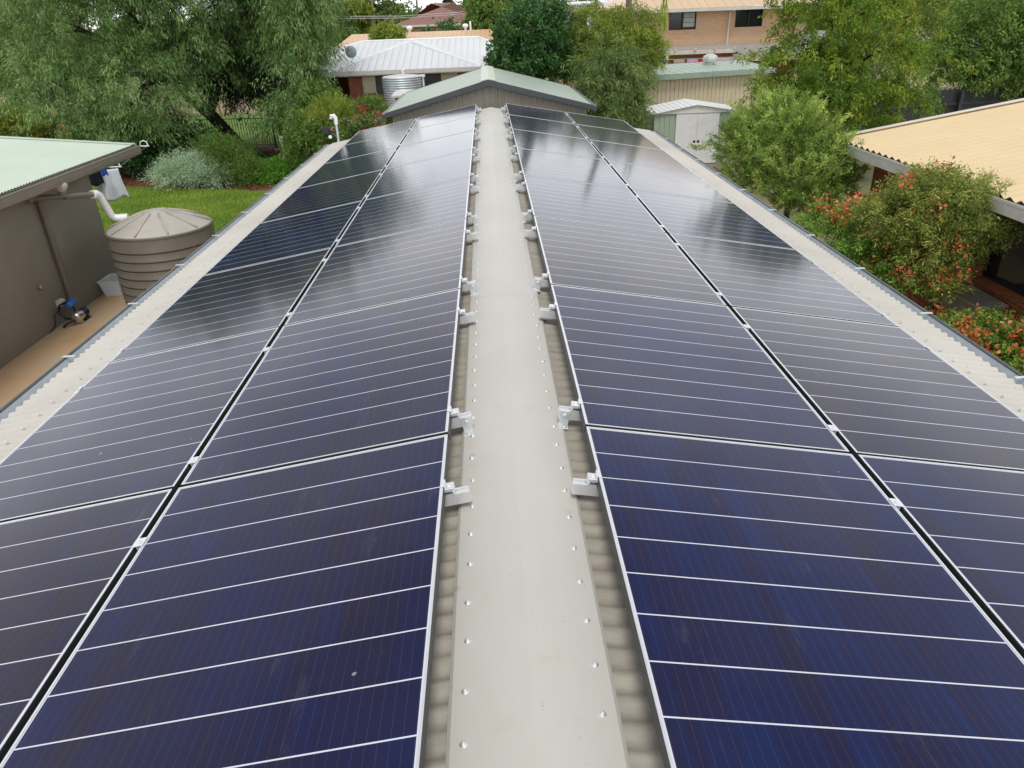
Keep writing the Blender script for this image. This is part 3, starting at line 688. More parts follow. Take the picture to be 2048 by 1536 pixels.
# beige water tank
TX, TY, TR = -5.87, 12.80, .865
t = thing('water_tank', 'round beige plastic water tank with ribbed cone lid beside the lawn', 'water tank', (TX, TY, ZG + .05)); H = 1.33
prof = [(TR - .01, 0), (TR - .005, .02)]
z = .05
while z < 1.0:
    prof += [(TR - .004, z), (TR - .004, z + .085), (TR - .026, z + .097), (TR - .026, z + .107), (TR + .006, z + .12), (TR + .006, z + .135)]; z += .152
prof += [(TR, z), (TR, H - .03), (TR + .012, H - .025), (TR + .012, H), (TR - .01, H + .008)]
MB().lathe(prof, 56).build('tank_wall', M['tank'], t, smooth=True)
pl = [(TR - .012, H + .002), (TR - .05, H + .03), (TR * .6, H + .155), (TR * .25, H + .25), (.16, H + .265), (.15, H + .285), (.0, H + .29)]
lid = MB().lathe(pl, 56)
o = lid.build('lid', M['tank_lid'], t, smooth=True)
mb = MB()
for i in range(10):
    q = 2 * math.pi * (i + .35) / 10; rr = [TR - .03, TR * .6, TR * .25]; zz = [H + .04, H + .165, H + .258]
    mb.tube([(math.cos(q) * a, math.sin(q) * a, b) for a, b in zip(rr, zz)], [.016, .02, .018], 6)
mb.build('lid_rib', M['tank_lid'], o, smooth='all')
mb = MB(); mb.lathe([(.19, H + .16), (.2, H + .19), (.18, H + .195), (.17, H + .165)], 20, (-.42, .1, -.075)); mb.build('inlet_strainer', M['black'], o)

# washing line behind the left house
t = thing('clothes_line', 'folding washing line with pale arms behind the left house', 'washing line', (-8.6, 17.7, ZG))
mb = MB(); mb.tube([(-1.6, 0, 0), (-1.6, 0, 1.85)], .03, 8); mb.tube([(-1.6, -1.44, 1.85), (-1.6, 1.5, 1.85)], .02, 8); mb.build('post', M['galv'], t, smooth=True)
for y, a, b in ((-1.44, -1.6, .66), (1.5, -1.6, .05)):
    mb = MB(); mb.tube([(a, y, 1.85), (b, y, 1.85)], .016, 8); mb.tube([(b - .22, y, 1.86), (b - .20, y, 1.95), (b - .12, y, 1.985), (b - .05, y, 1.95), (b - .03, y, 1.86)], .014, 8); mb.build('arm', M['white'], t, smooth=True)
mb = MB()
for i in range(5): mb.tube([(-.5 + i * .28, -1.44, 1.86), (-.6 + i * .155, 1.5, 1.86)], .004, 4)
mb.build('line_wire', M['galv'], t)
def cloth(name, label, cat, mat, p, wd, ht, tilt, seed, taper=1.0):
    g = np.random.default_rng(seed); n, m_ = 14, 12; vs = []
    for j in range(m_ + 1):
        for i in range(n + 1):
            u, v = i / n - .5, j / m_
            vs.append((u * wd * (taper + (1 - taper) * (1 - v)) * math.cos(tilt) , u * wd * math.sin(tilt) + .035 * math.sin(u * 17 + seed) * v + .02 * math.sin(u * 31 + v * 5), -v * ht * (1 + .07 * math.sin(u * 9 + seed))))
    fs = [(j * (n + 1) + i, j * (n + 1) + i + 1, (j + 1) * (n + 1) + i + 1, (j + 1) * (n + 1) + i) for j in range(m_) for i in range(n)]
    mb = MB(); mb.add(vs, fs); o = mb.build(name, mat, None, smooth='all', loc=p)
    s = o.modifiers.new('thick', 'SOLIDIFY'); s.thickness = .004
    return tag(o, label, cat, 'washing hung out to dry')
navy = plain('navy_cloth', C(.008, .01, .022), .9); blue = plain('blue_cloth', C(.03, .09, .40), .85); wht = plain('white_cloth', C(.74, .76, .82), .85, 0, .05)
cloth('shirt', 'navy garment pegged on the line at the left house corner', 'garment', navy, (-8.74, 16.55, -1.05), .34, .42, .5, 1)
cloth('towel', 'white cloth hanging lowest at the left house corner', 'cloth', wht, (-8.52, 16.75, -1.18), .46, .66, .6, 2, 1.5)
cloth('sock_row', 'small bright blue garment on the line above the white cloth', 'garment', blue, (-8.44, 16.45, -1.05), .16, .2, .6, 3)

# ------------------------------------------------------------------ right house with cream roof
hr = thing('brick_house', 'red brick house under a cream corrugated roof with pale grey gutter', 'house', (9.5, 6, ZG))
GX, GZ, RS = 5.86, -.49, math.radians(8.9); c2, s2 = math.cos(RS), math.sin(RS); YE = 12.62
mb = MB(); mb.corr((GX - .03, -2, GZ + .008), (0, 1, 0), (c2, 0, s2), (-s2, 0, c2), YE + 2, 6.2, .19, .021, 10, segs=2)
at0(mb.build('roof', M['roof_cream'], hr, smooth='all'), hr)
mb = MB(); mb.prism([(GX + .02, GZ + .05), (GX + .02, GZ - .13), (GX + 6.2, GZ - .13 + 6.2 * math.tan(RS)), (GX + 6.2, GZ + .05 + 6.2 * math.tan(RS))], 'y', YE + .003, YE + .028)
mb.prism([(GX + .02, GZ + .045), (GX + 6.2, GZ + .045 + 6.2 * math.tan(RS)), (GX + 6.2, GZ + .055 + 6.2 * math.tan(RS)), (GX + .02, GZ + .055)], 'y', YE - .10, YE + .032)
at0(mb.build('barge_trim', M['trim_cream'], hr), hr)
pr = [(GX + .02, GZ - .03), (GX - .118, GZ - .02), (GX - .12, GZ + .012), (GX - .134, GZ + .012), (GX - .134, GZ - .02), (GX - .126, GZ - .03), (GX - .126, GZ - .15), (GX + .02, GZ - .15)]
mb = MB(); mb.prism(pr, 'y', -2, YE + .03); at0(mb.build('gutter', M['grey_trim'], hr), hr)
mb = MB(); mb.box(GX + .025, 6.5, -2, YE, GZ - .16, GZ - .14); at0(mb.build('soffit', M['stain'], hr), hr)
WX = 6.36; ZS, ZT = -1.76, GZ - .165
mb = MB()
mb.box(WX, WX + .24, -1.9, 12.2, ZG, ZS - .075)                                # wall below the sills
for a, b in ((11.35, 12.2), (9.12, 9.92), (4.2, 4.9)): mb.box(WX, WX + .24, a, b, ZS - .075, ZT)
mb.box(WX + .24, 12, 11.96, 12.2, ZG, ZT)
at0(mb.build('wall', M['brick_near'], hr), hr)
for a, b in ((9.92, 11.35), (4.9, 9.12)):
    mb = MB(); n_ = int((b - a) / .087)
    for i in range(n_):
        y0_ = a + (b - a) * i / n_; y1_ = a + (b - a) * (i + 1) / n_ - .010
        mb.prism([(WX - .045, ZS - .074), (WX + .20, ZS - .074), (WX + .20, ZS), (WX - .045, ZS - .03)], 'y', y0_, y1_)
    at0(bevel(mb.build('window_sill', M['brick_near'], hr), .004, 1), hr)
    wdw = MB().box(WX + .17, WX + .18, a, b, ZS, ZT).build('window', M['glass_dark'], hr); at0(wdw, hr)
    mb = MB()
    for y in (a, (a + b) / 2, b): mb.box(WX + .13, WX + .169, y - .025 if y > a else a, y + .025 if y < b else b, ZS + .04, ZT)
    mb.box(WX + .13, WX + .169, a, b, ZS, ZS + .04); mb.build('window_frame', M['black'], wdw)
t = thing('equipment_box', 'weathered grey equipment box standing against the red brick wall', 'equipment box', (6.11, 8.62, ZG))
mb = MB(); mb.box(-.19, .19, -.36, .36, .06, 1.02); bevel(mb.build('cabinet', M['grey_box'], t), .02)
mb = MB(); mb.box(-.205, .205, -.38, .38, 1.021, 1.05); bevel(mb.build('lid', plain('box_lid', C(.50, .47, .41), .6), t), .01)
mb = MB(); mb.lathe([(.0, 0), (.07, .0), (.075, -.015), (.0, -.02)], 16, (-.05, -.363, .90), axis='y'); mb.box(.06, .15, -.375, -.361, .82, .95); mb.build('vent_cover', M['stain'], t)

# ------------------------------------------------------------------ green-roofed gable shed behind
gs = thing('gable_shed', 'grey brown clad shed with pale green gable roof and charcoal trim', 'shed', (0, 18, ZG))
HW, ZR, ZE, YF, YBK = 2.13, .40, -.155, 15.95, 20.5
an = math.atan2(ZR - ZE, HW)
for s in (-1, 1):
    mb = MB(); mb.corr((0, YF, ZR), (0, 1, 0), (s * math.cos(an), 0, -math.sin(an)), (s * math.sin(an), 0, math.cos(an)), YBK - YF, HW / math.cos(an), .19, .004, 6)
    at0(mb.build('roof_sheet', M['roof_green_y'], gs, smooth='all'), gs)
    mb = MB(); th = .095
    mb.prism([(0, ZR + .012), (s * (HW + .03), ZE + .004), (s * (HW + .03), ZE - th), (0, ZR - th - .01)][::-s], 'y', YF - .04, YF - .005)
    at0(mb.build('barge_trim', M['charcoal'], gs), gs)
    mb = MB(); mb.prism([(0, ZR + .012), (s * (HW + .03), ZE + .004), (s * (HW + .03), ZE - th), (0, ZR - th - .01)][::-s], 'y', YBK + .005, YBK + .03)
    at0(mb.build('barge_trim', M['charcoal'], gs), gs)
    mb = MB(); mb.box(*sorted((s * HW, s * (HW + .1))), YF - .005, YBK, ZE - .12, ZE - .02); at0(mb.build('gutter', M['charcoal'], gs), gs)
mb = MB(); mb.prism([(-.16, ZR - .02), (-.15, ZR - .012), (0, ZR + .022), (.15, ZR - .012), (.16, ZR - .02), (0, ZR + .012)][::-1], 'y', YF + .002, YBK)
at0(mb.build('ridge_cap', roofing('ridge_pale', C(.52, .56, .44), None), gs), gs)
mb = MB(); WXX = 2.02
def ztop(x): return ZR - .02 - abs(x) * math.tan(an)
n_ = 30; stp = 2 * WXX / n_
for i in range(n_):                                                            # wall sheets with narrow raised ribs
    x0 = -WXX + i * stp; xs = [x0, x0 + .014, x0 + .034, x0 + .048, x0 + stp]; ds = [0, -.03, -.03, 0, 0]
    for a, b, da, db in zip(xs, xs[1:], ds, ds[1:]):
        mb.add([(a, YF + .06 + da, ZG), (b, YF + .06 + db, ZG), (b, YF + .06 + db, ztop(b)), (a, YF + .06 + da, ztop(a))], [(0, 1, 2, 3)])
mb.prism([(-WXX, ZG), (WXX, ZG), (WXX, ztop(WXX)), (0, ztop(0)), (-WXX, ztop(WXX))], 'y', YF + .065, YBK - .1)
at0(mb.build('wall', M['shed_clad'], gs), gs)

# ------------------------------------------------------------------ white-roofed brick house
hw = thing('white_roof_house', 'low red brick house with ribbed white hip roof beyond the green shed', 'house', (-3, 32, ZG))
ZEv, ZRg = -.02, .78
x0, x1, yf = -5.62, -.20, 28.0; xc = (x0 + x1) / 2; yr = 33.6; yw = 30.0
mx0, mx1 = -8.6, 2.2; yb_ = yr + (yr - yw)
mb = MB()
pk = (xc, 31.0, ZRg); vb = (xc, yr, ZRg)
mb.poly([(x0, yf, ZEv), (x1, yf, ZEv), pk], 0)                                   # front hip
mb.poly([(x1, yf, ZEv), (x1, yw, ZEv), vb, pk], 1); mb.poly([(x0, yw, ZEv), (x0, yf, ZEv), pk, vb], 1)
ra, rb_ = (-5.1, yr, ZRg), (-.32, yr, ZRg)
e = .002
mb.poly([(mx0, yw, ZEv - e), (x0, yw, ZEv - e), (xc, yr, ZRg - e), (ra[0], ra[1], ra[2] - e)], 0)
mb.poly([(x1, yw, ZEv - e), (mx1, yw, ZEv - e), (rb_[0], rb_[1], rb_[2] - e), (xc, yr, ZRg - e)], 0)
mb.poly([(mx1, yw, ZEv), (mx1, yb_, ZEv), rb_], 1); mb.poly([(mx0, yb_, ZEv), (mx0, yw, ZEv), ra], 1)
mb.poly([(mx1, yb_, ZEv), (mx0, yb_, ZEv), ra, rb_], 0)
rf = at0(mb.build('roof', M['roof_white'], hw), hw)
mb = MB()
for a, b in (((x0, yf, ZEv), pk), ((x1, yf, ZEv), pk), (pk, vb), (ra, rb_), ((mx0, yw, ZEv), ra), ((mx1, yw, ZEv), rb_)):
    a, b = Vector(a), Vector(b); mb.tube([a + Vector((0, 0, .012)), b + Vector((0, 0, .012))], .045, 6)
mb.build('ridge_cap', M['white'], rf)
mb = MB()
for a, b, c, d in ((x0 - .1, x1 + .1, yf - .13, yf - .002), (x1 + .002, x1 + .12, yf, yw - .13), (x1 + .122, mx1, yw - .12, yw - .002), (mx0, x0, yw - .12, yw - .002)): mb.box(a, b, c, d, ZEv - .13, ZEv - .005)
at0(mb.build('gutter', M['grey_trim'], hw), hw)
mb = MB(); mb.box(x0 + .01, x1 - .01, yf + .01, yw + 1.5, ZEv - .17, ZEv - .135); mb.box(mx0, mx1, yw + 1.52, yb_ - .1, ZEv - .17, ZEv - .135); at0(mb.build('soffit', M['white'], hw), hw)
mb = MB(); wy = 28.5
wins = ((-4.56, -3.06, -.84), (-2.46, -1.06, -.84)); xa, xb = -5.02, -.72
cuts = [xa] + [v for w_ in wins for v in w_[:2]] + [xb]
for i in range(0, len(cuts), 2): mb.box(cuts[i], cuts[i + 1], wy, wy + .22, ZG, ZEv - .17)
for a, b, zb in wins: mb.box(a, b, wy, wy + .22, ZG, zb)
mb.box(xa, xa + .22, wy + .22, yw + 2, ZG, ZEv - .17); mb.box(xb - .22, xb, wy + .22, yw + 2, ZG, ZEv - .17); mb.box(mx0 + .6, mx1 - .5, yw + 2.02, yb_ - .6, ZG, ZEv - .17)
at0(mb.build('wall', M['brick_red'], hw), hw)
for (a, b, zb), left in zip(wins, (True, False)):
    wdw = at0(MB().box(a, b, wy + .12, wy + .14, zb, ZEv - .17).build('window', M['screen'], hw), hw)
    half = (a + .02, a + .50) if left else (b - .62, b - .02)
    MB().box(half[0], half[1], wy + .06, wy + .075, zb + .03, ZEv - .18).build('blind', M['blind'], wdw)
    mb = MB(); mb.box(a, b, wy + .04, wy + .118, zb, zb + .03); mb.box((half[1] if left else half[0] - .04), (half[1] + .04 if left else half[0]), wy + .04, wy + .118, zb + .03, ZEv - .17)
    mb.box((a + .54 if left else a + .03), (b - .03 if left else half[0] - .04), wy + .09, wy + .118, (zb + ZEv) / 2 - .08, (zb + ZEv) / 2 - .05)
    mb.build('window_frame', plain('brown_frame', C(.10, .065, .04), .5), wdw)
d = thing('satellite_dish', 'blue grey satellite dish on a tripod on the white roof', 'satellite dish', (-4.95, 29.35, .32))
mb = MB(); mb.tube([(0, .35, -.05), (0, .08, .34)], .02, 6); mb.tube([(-.02, .05, .33), (.55, .35, -.06)], .012, 6); mb.tube([(0, .1, .3), (-.12, .55, .02)], .012, 6); mb.build('mount', M['galv'], d)
t_ = MB().lathe([(.0, .10), (.12, .085), (.24, .045), (.33, .0), (.335, .006), (.24, .055), (.12, .096), (.0, .112)], 28, axis='y')
mb = MB(); mb.add([(x_, -y_ * .9 + .02, z_ + .38 + y_ * .5) for x_, y_, z_ in t_.v], t_.f); d.scale = (.62, .62, .62); o = mb.build('dish', plain('dish_grey', C(.30, .38, .44), .45, .2), d, smooth=True)
mb = MB(); mb.tube([(0, -.02, .1), (0, -.35, .32)], .01, 5); mb.box(-.03, .03, -.42, -.34, .29, .35); mb.build('receiver_arm', M['galv'], d)

# corrugated rainwater tank on a timber stand
t = thing('corrugated_tank', 'corrugated steel rainwater tank on a timber stand before the red brick house', 'water tank', (-2.83, 26.0, -.93)); H, r = .80, .635
prof = []
for i in range(11 * 6 + 1): prof.append((r + .016 * math.cos(2 * math.pi * i / 6), H * i / 66))
MB().lathe(prof, 44).build('tank_wall', M['zinc'], t, smooth='all')
MB().lathe([(r - .005, H), (r - .03, H + .03), (.2, H + .075), (.0, H + .08)], 40).build('lid', plain('zinc_lid', C(.66, .65, .62), .5, .2, .15, 5), t, smooth=True)
mb = MB(); mb.tube([(.05, .06, H + .07), (.05, .06, H + .17), (.10, .3, H + .24)], .04, 8); mb.tube([(r + .06, .1, H + .02), (r + .07, .1, -.6)], .035, 8); mb.box(r - .05, r + .13, .04, .16, H - .03, H + .04); mb.build('inlet_pipe', M['pvc'], t, smooth=True)
t = thing('tank_stand', 'timber stand carrying the corrugated rainwater tank', 'tank stand', (-2.83, 26.0, ZG))
mb = MB()
for i in range(6): mb.box(-.72, .72, -.72 + i * .243, -.72 + i * .243 + .225, 1.88, 1.955)
mb.build('platform', M['timber'], t)
for sx in (-1, 1):
    for sy in (-1, 1): MB().box(sx * .6 - .05, sx * .6 + .05, sy * .6 - .05, sy * .6 + .05, 0, 1.879).build('leg', M['timber'], t)
t = thing('lean_to', 'small dark lean-to with pale flat roof behind the green gable shed', 'lean-to', (-2.1, 21.4, ZG))
MB().box(-.42, .35, -.4, .4, 0, 2.56).build('wall', M['charcoal'], t); mb = MB(); mb.slab([(-.5, -.5, 2.64), (.45, -.5, 2.68), (.45, .5, 2.72), (-.5, .5, 2.68)], .05); mb.build('roof', M['grey_trim'], t)

# ------------------------------------------------------------------ cream shed, garden shed, two-storey house
cs_ = thing('cream_shed', 'long cream ribbed shed with green skillion roof and round roof vent', 'shed', (5.45, 27.0, ZG), math.radians(16))
W_, Z1 = 5.0, 2.38
mb = MB(); n_ = 30
for i in range(n_):
    a, b = W_ * i / n_, W_ * (i + 1) / n_; k_ = (b - a) * .28
    mb.add([(a, 0, 0), (a + k_ * .3, -.028, 0), (a + k_, -.028, 0), (a + k_ * 1.3, 0, 0), (b, 0, 0), (a, 0, Z1), (a + k_ * .3, -.028, Z1), (a + k_, -.028, Z1), (a + k_ * 1.3, 0, Z1), (b, 0, Z1)], [(j, j + 1, j + 6, j + 5) for j in range(4)])
mb.box(0, W_, .004, 3.6, 0, Z1 - .02); mb.build('wall', plain('cream_sheet', C(.70, .60, .42), .5, 0, .08, 2), cs_)
mb = MB(); mb.corr((-.1, -.16, Z1 + .06), (1, 0, 0), (0, math.cos(.09), math.sin(.09)), (0, -math.sin(.09), math.cos(.09)), W_ + .2, 2.1, .19, .006, 6); mb.corr((-.1, 3.9, Z1 + .06), (1, 0, 0), (0, -math.cos(.1), math.sin(.1)), (0, math.sin(.1), math.cos(.1)), W_ + .2, 1.95, .19, .006, 6)
mb.build('roof', M['roof_green'], cs_, smooth='all')
mb = MB(); mb.box(-.12, W_ + .12, -.27, -.165, Z1 - .10, Z1 + .05); mb.build('gutter', plain('green_gutter', C(.30, .40, .30), .45), cs_)
v_ = MB(); v_.lathe([(.13, -.3), (.13, .12), (.16, .13), (.24, .17), (.27, .26), (.24, .36), (.12, .43), (.0, .44)], 20, (3.35, 1.35, Z1 + .12)); o = v_.build('roof_vent', plain('vent_zinc', C(.72, .74, .74), .35, .4, .15, 12), cs_, smooth=True)
mb = MB()
for i in range(16): q = 2 * math.pi * i / 16; mb.tube([(3.35 + .245 * math.cos(q), 1.35 + .245 * math.sin(q), Z1 + .30), (3.35 + .28 * math.cos(q + .1), 1.35 + .28 * math.sin(q + .1), Z1 + .39), (3.35 + .23 * math.cos(q + .2), 1.35 + .23 * math.sin(q + .2), Z1 + .49)], .012, 4)
mb.build('vent_blade', M['grey_trim'], o)

gd = thing('garden_shed', 'small pale green garden shed with white double doors and white roof', 'garden shed', (6.45, 23.75, ZG), math.radians(-2))
hw_, Hh, dp = 1.30, 1.54, 1.75
mb = MB()
n_ = 16
for i in range(n_):
    a, b = -hw_ + 2 * hw_ * i / n_, -hw_ + 2 * hw_ * (i + 1) / n_
    if b <= -.63 or a >= .72: mb.box(a, b - .012, .0, .02, 0, Hh)
mb.box(-hw_, hw_, .022, dp, 0, Hh); mb.build('wall', M['gs_green'], gd)
mb = MB(); mb.prism([(-hw_ - .06, Hh + .01), (hw_ + .06, Hh + .01), (hw_ + .06, Hh + .03), (0, Hh + .22), (-hw_ - .06, Hh + .03)], 'y', -.04, -.01); mb.build('gable', M['white'], gd)
mb = MB()
for s in (-1, 1): mb.corr((0, -.10, Hh + .245), (0, 1, 0), (s * .986, 0, -.165), (s * .165, 0, .986), dp + .2, 1.40, .16, .012, 6)
mb.build('roof', M['gs_white'], gd, smooth=False)
for a, b in ((-.62, .046), (.053, .72)):
    mb = MB(); mb.box(a, b, -.028, -.004, .03, Hh - .01)
    for i in range(1, 4): mb.box(a + (b - a) * i / 4 - .006, a + (b - a) * i / 4 + .006, -.033, -.028, .05, Hh - .03)
    dr = mb.build('door', M['white'], gd)
    hx = b - .06 if a < 0 else a + .06
    t_ = MB().lathe([(.03, 0), (.042, .004), (.042, .012), (.03, .014), (.028, .007), (.03, 0)], 12, (hx, -.036, .70), axis='y'); t_.build('handle', M['black'], dr)

ho = thing('two_storey_house', 'tall orange brick house with apricot roof and two dark windows', 'house', (12, 42, ZG))
hy = 38.0; zt_ = 1.42; zb_ = -.05
wn_ = ((8.70, 9.98, .66, 1.40), (11.84, 13.14, .68, 1.41))
mb = MB(); cuts = [6.35, 8.70, 9.98, 11.84, 13.14, 15.25]
for i in range(0, 6, 2): mb.box(cuts[i], cuts[i + 1], hy, hy + .25, ZG + 2.0, zt_)
for a, b, zb, zt in wn_: mb.box(a, b, hy, hy + .25, ZG + 2.0, zb)
mb.box(6.35, 6.6, hy + .25, 46, ZG, zt_); mb.box(15.0, 15.25, hy + .25, 46, ZG, zt_); mb.box(6.4, 15.2, hy + .6, hy + .8, ZG, ZG + 1.99)
at0(mb.build('wall', M['brick_orange'], ho), ho)
for i, (a, b, zb, zt) in enumerate(wn_):
    wd = at0(MB().box(a + .03, b - .03, hy + .08, hy + .10, zb + .03, zt).build('window', M['glass_dark'], ho), ho)
    mb = MB(); mb.box(a, b, hy - .01, hy + .079, zb, zb + .03); mb.box(a, a + .04, hy - .01, hy + .079, zb + .03, zt); mb.box(b - .04, b, hy - .01, hy + .079, zb + .03, zt); mb.box((a + b) / 2 - .025, (a + b) / 2 + .025, hy - .005, hy + .079, zb + .03, zt)
    mb.build('window_frame', M['black'], wd)
    mb = MB()
    if i == 0:
        for k_ in range(3): mb.box((a + b) / 2 + .04, b - .06, hy + .05, hy + .06, zb + .12 + k_ * .2, zb + .30 + k_ * .2)
        mb.build('louvre', plain('pale_louvre', C(.42, .43, .40), .5), wd)
mb = MB(); e0, e1 = 5.7, 15.8
mb.poly([(e0, 37.4, 1.56), (e1, 37.4, 1.56), (12.2, 42, 3.0), (9.2, 42, 3.0)], 0); mb.poly([(e0, 46.6, 1.56), (e0, 37.4, 1.56), (9.2, 42, 3.0)], 1); mb.poly([(e1, 37.4, 1.56), (e1, 46.6, 1.56), (12.2, 42, 3.0)], 1); mb.poly([(e1, 46.6, 1.56), (e0, 46.6, 1.56), (9.2, 42, 3.0), (12.2, 42, 3.0)], 0)
at0(mb.build('roof', M['roof_apricot2'], ho), ho)
mb = MB(); mb.box(e0, e1, 37.28, 37.398, 1.42, 1.555); at0(mb.build('gutter', M['grey_trim'], ho), ho)
mb = MB(); mb.box(e0, e1, 37.4, 38.3, 1.424, 1.47); at0(mb.build('soffit', M['trim_cream'], ho), ho)
mb = MB(); mb.tube([(11.55, 37.36, 1.42), (11.55, 37.9, 1.36), (11.52, 37.94, -.1)], .05, 8); at0(mb.build('downpipe', M['trim_cream'], ho), ho)
mb = MB(); mb.slab([(6.2, 35.9, -.10), (11.3, 35.9, -.10), (11.3, 37.98, .0), (6.2, 37.98, .0)], .05); mb.slab([(11.32, 34.4, -.36), (15.5, 34.4, -.42), (15.5, 37.98, -.08), (11.32, 37.98, -.02)], .06)
at0(mb.build('patio_roof', M['grey_roof'], ho), ho)
mb = MB(); mb.box(6.2, 11.3, 35.78, 35.895, -.30, -.14); mb.box(11.2, 11.315, 34.3, 35.9, -.56, -.36); mb.box(11.32, 15.5, 34.28, 34.395, -.58, -.40)
for i in range(6): mb.box(6.7 + i * .9, 6.78 + i * .9, 35.7, 35.9, -.139, -.06)
at0(mb.build('patio_beam', M['trim_cream'], ho), ho)
for x_, y_ in ((8.2, 35.83), (11.26, 34.36), (13.6, 34.34)): at0(MB().box(x_ - .05, x_ + .05, y_ - .05, y_ + .05, ZG, -.59 if y_ < 35 else -.31).build('patio_post', M['trim_cream'], ho), ho)
ln = tag(MB().tube([(6.6, 35.6, -.48), (11.2, 35.5, -.46)], .006, 5).build('washing_cord', M['white']), 'washing cord strung under the patio roof of the orange brick house', 'cord')
for i, (x_, w__, c_, nm, lb) in enumerate(((7.75, .7, C(.03, .10, .32), 'towel', 'blue towel hanging under the patio roof'), (8.7, .5, C(.42, .33, .24), 'towel', 'tan towel hanging under the patio roof'), (9.3, .5, C(.62, .34, .44), 'towel', 'pink towel hanging left of the red one'), (9.78, .42, C(.55, .012, .02), 'towel', 'red towel in the washing under the patio roof'), (10.65, 1.2, C(.64, .46, .52), 'sheet', 'wide pale pink sheet hanging under the patio roof'))):
    cloth(nm, lb, nm, plain('cloth_%d' % i, c_, .9), (x_, 35.56, -.49), w__, .8, 0, i + 5)

# ------------------------------------------------------------------ plants: crown lobes (x, y, z, rx, ry, rz) in metres
LB = {}
LB['willow'] = [(-13.47, 27.0, 1.61, 2.39, 2.2, 1.98), (-13.87, 26.0, -0.28, 1.73, 1.8, 1.47), (-11.41, 27.5, 1.53, 2.67, 2.4, 2.26), (-11.35, 26.0, -0.3, 1.86, 2.0, 1.57), (-12.08, 25.5, -1.06, 1.66, 1.4, 1.13), (-10.73, 25.8, -1.07, 0.87, 1.1, 0.97), (-9.66, 28.0, 1.92, 2.25, 2.2, 1.84), (-9.83, 27.3, 0.48, 1.4, 1.5, 1.1), (-10.5, 28.0, 3.28, 3.1, 2.6, 1.65), (-7.25, 28.5, 2.38, 1.83, 2.0, 1.42), (-12.72, 27.5, 3.32, 2.51, 2.3, 1.46), (-8.48, 28.0, 3.5, 2.43, 2.3, 1.42), (-12.2, 26.2, 3.5, 2.6, 2.2, 1.5), (-9.2, 26.3, 3.9, 2.6, 2.2, 1.3), (-6.6, 26.8, 3.5, 2.3, 2.0, 1.4)]
LB['willow2'] = [(-6.05, 26.5, 1.43, 1.05, 1.4, 1.5), (-5.92, 26.0, 0.19, 0.7, 1.1, 0.92), (-6.6, 26.0, -0.78, 0.78, 1.0, 0.84), (-5.98, 25.5, -0.91, 0.6, 0.9, 0.91), (-6.11, 27.0, 2.52, 1.43, 1.5, 1.15), (-7.49, 26.5, -1.28, 0.57, 0.8, 0.76), (-5.78, 26.0, -0.27, 0.4, 0.7, 0.74)]
LB['darktree'] = [(-8.62, 30.0, 0.56, 1.94, 1.6, 1.72), (-7.51, 29.5, -0.66, 1.37, 1.3, 1.26), (-9.09, 30.3, -0.4, 1.31, 1.2, 0.87), (-7.84, 31.0, 1.69, 2.09, 1.8, 1.54), (-10.23, 30.5, -0.11, 1.33, 1.2, 0.89)]
LB['lefttree'] = [(-18.5, 33.0, 2.05, 2.09, 2.0, 1.83), (-18.67, 32.0, 0.46, 1.79, 1.8, 1.53), (-20.78, 33.0, 1.22, 2.42, 2.0, 2.42), (-18.03, 33.0, -0.18, 1.82, 1.8, 1.3), (-18.25, 34.0, 3.3, 2.93, 2.2, 1.6)]
LB['dense'] = [(1.52, 26.0, 0.89, 1.11, 1.7, 1.11), (1.23, 25.5, 0.26, 1.06, 1.5, 0.79), (1.88, 26.5, 1.38, 0.82, 1.2, 0.55), (0.75, 25.5, 0.42, 0.49, 0.9, 0.79), (2.08, 26.0, 0.2, 0.72, 1.1, 0.9)]
LB['call'] = [(3.52, 27.0, 0.8, 1.13, 1.5, 1.03), (4.87, 27.0, 0.82, 0.95, 1.4, 0.95), (4.05, 26.5, 0.26, 1.57, 1.6, 0.93), (5.22, 26.5, 0.22, 0.65, 1.0, 0.84), (2.96, 26.5, 0.3, 0.74, 1.1, 0.83)]
LB['droop'] = [(3.67, 23.0, -0.11, 1.0, 1.1, 0.84), (3.54, 22.5, -0.95, 0.87, 1.0, 0.63), (4.09, 22.3, -0.95, 0.55, 0.8, 0.55), (3.04, 22.6, -0.74, 0.6, 0.8, 0.71)]
LB['feather'] = [(9.29, 21.0, 1.29, 1.35, 1.6, 0.57), (8.33, 20.5, 0.37, 1.13, 1.4, 0.49), (10.33, 21.0, 0.34, 1.54, 1.6, 0.55), (7.98, 20.3, -0.38, 1.09, 1.3, 0.39), (9.65, 20.5, -0.5, 1.44, 1.6, 0.47), (10.94, 20.5, -0.76, 0.81, 1.0, 0.55), (9.38, 20.2, -1.27, 1.43, 1.3, 0.43), (7.48, 20.0, -0.5, 0.68, 0.8, 0.3), (8.96, 21.5, 2.16, 1.45, 1.6, 0.64)]
LB['lime'] = [(16.32, 31.0, 0.87, 2.05, 2.0, 1.69), (15.76, 32.0, 1.24, 1.48, 1.8, 1.48), (17.07, 30.5, -0.2, 1.45, 1.5, 1.21), (16.98, 32.0, 2.07, 2.25, 2.0, 1.25)]
LB['fright'] = [(16.65, 26.5, 0.28, 1.62, 1.8, 1.3), (17.99, 26.5, -0.23, 1.33, 1.8, 1.66), (16.06, 26.0, -0.6, 1.16, 1.3, 0.95), (17.14, 26.0, -0.8, 1.29, 1.3, 0.97), (18.1, 27.0, 1.13, 1.79, 2.0, 1.35)]
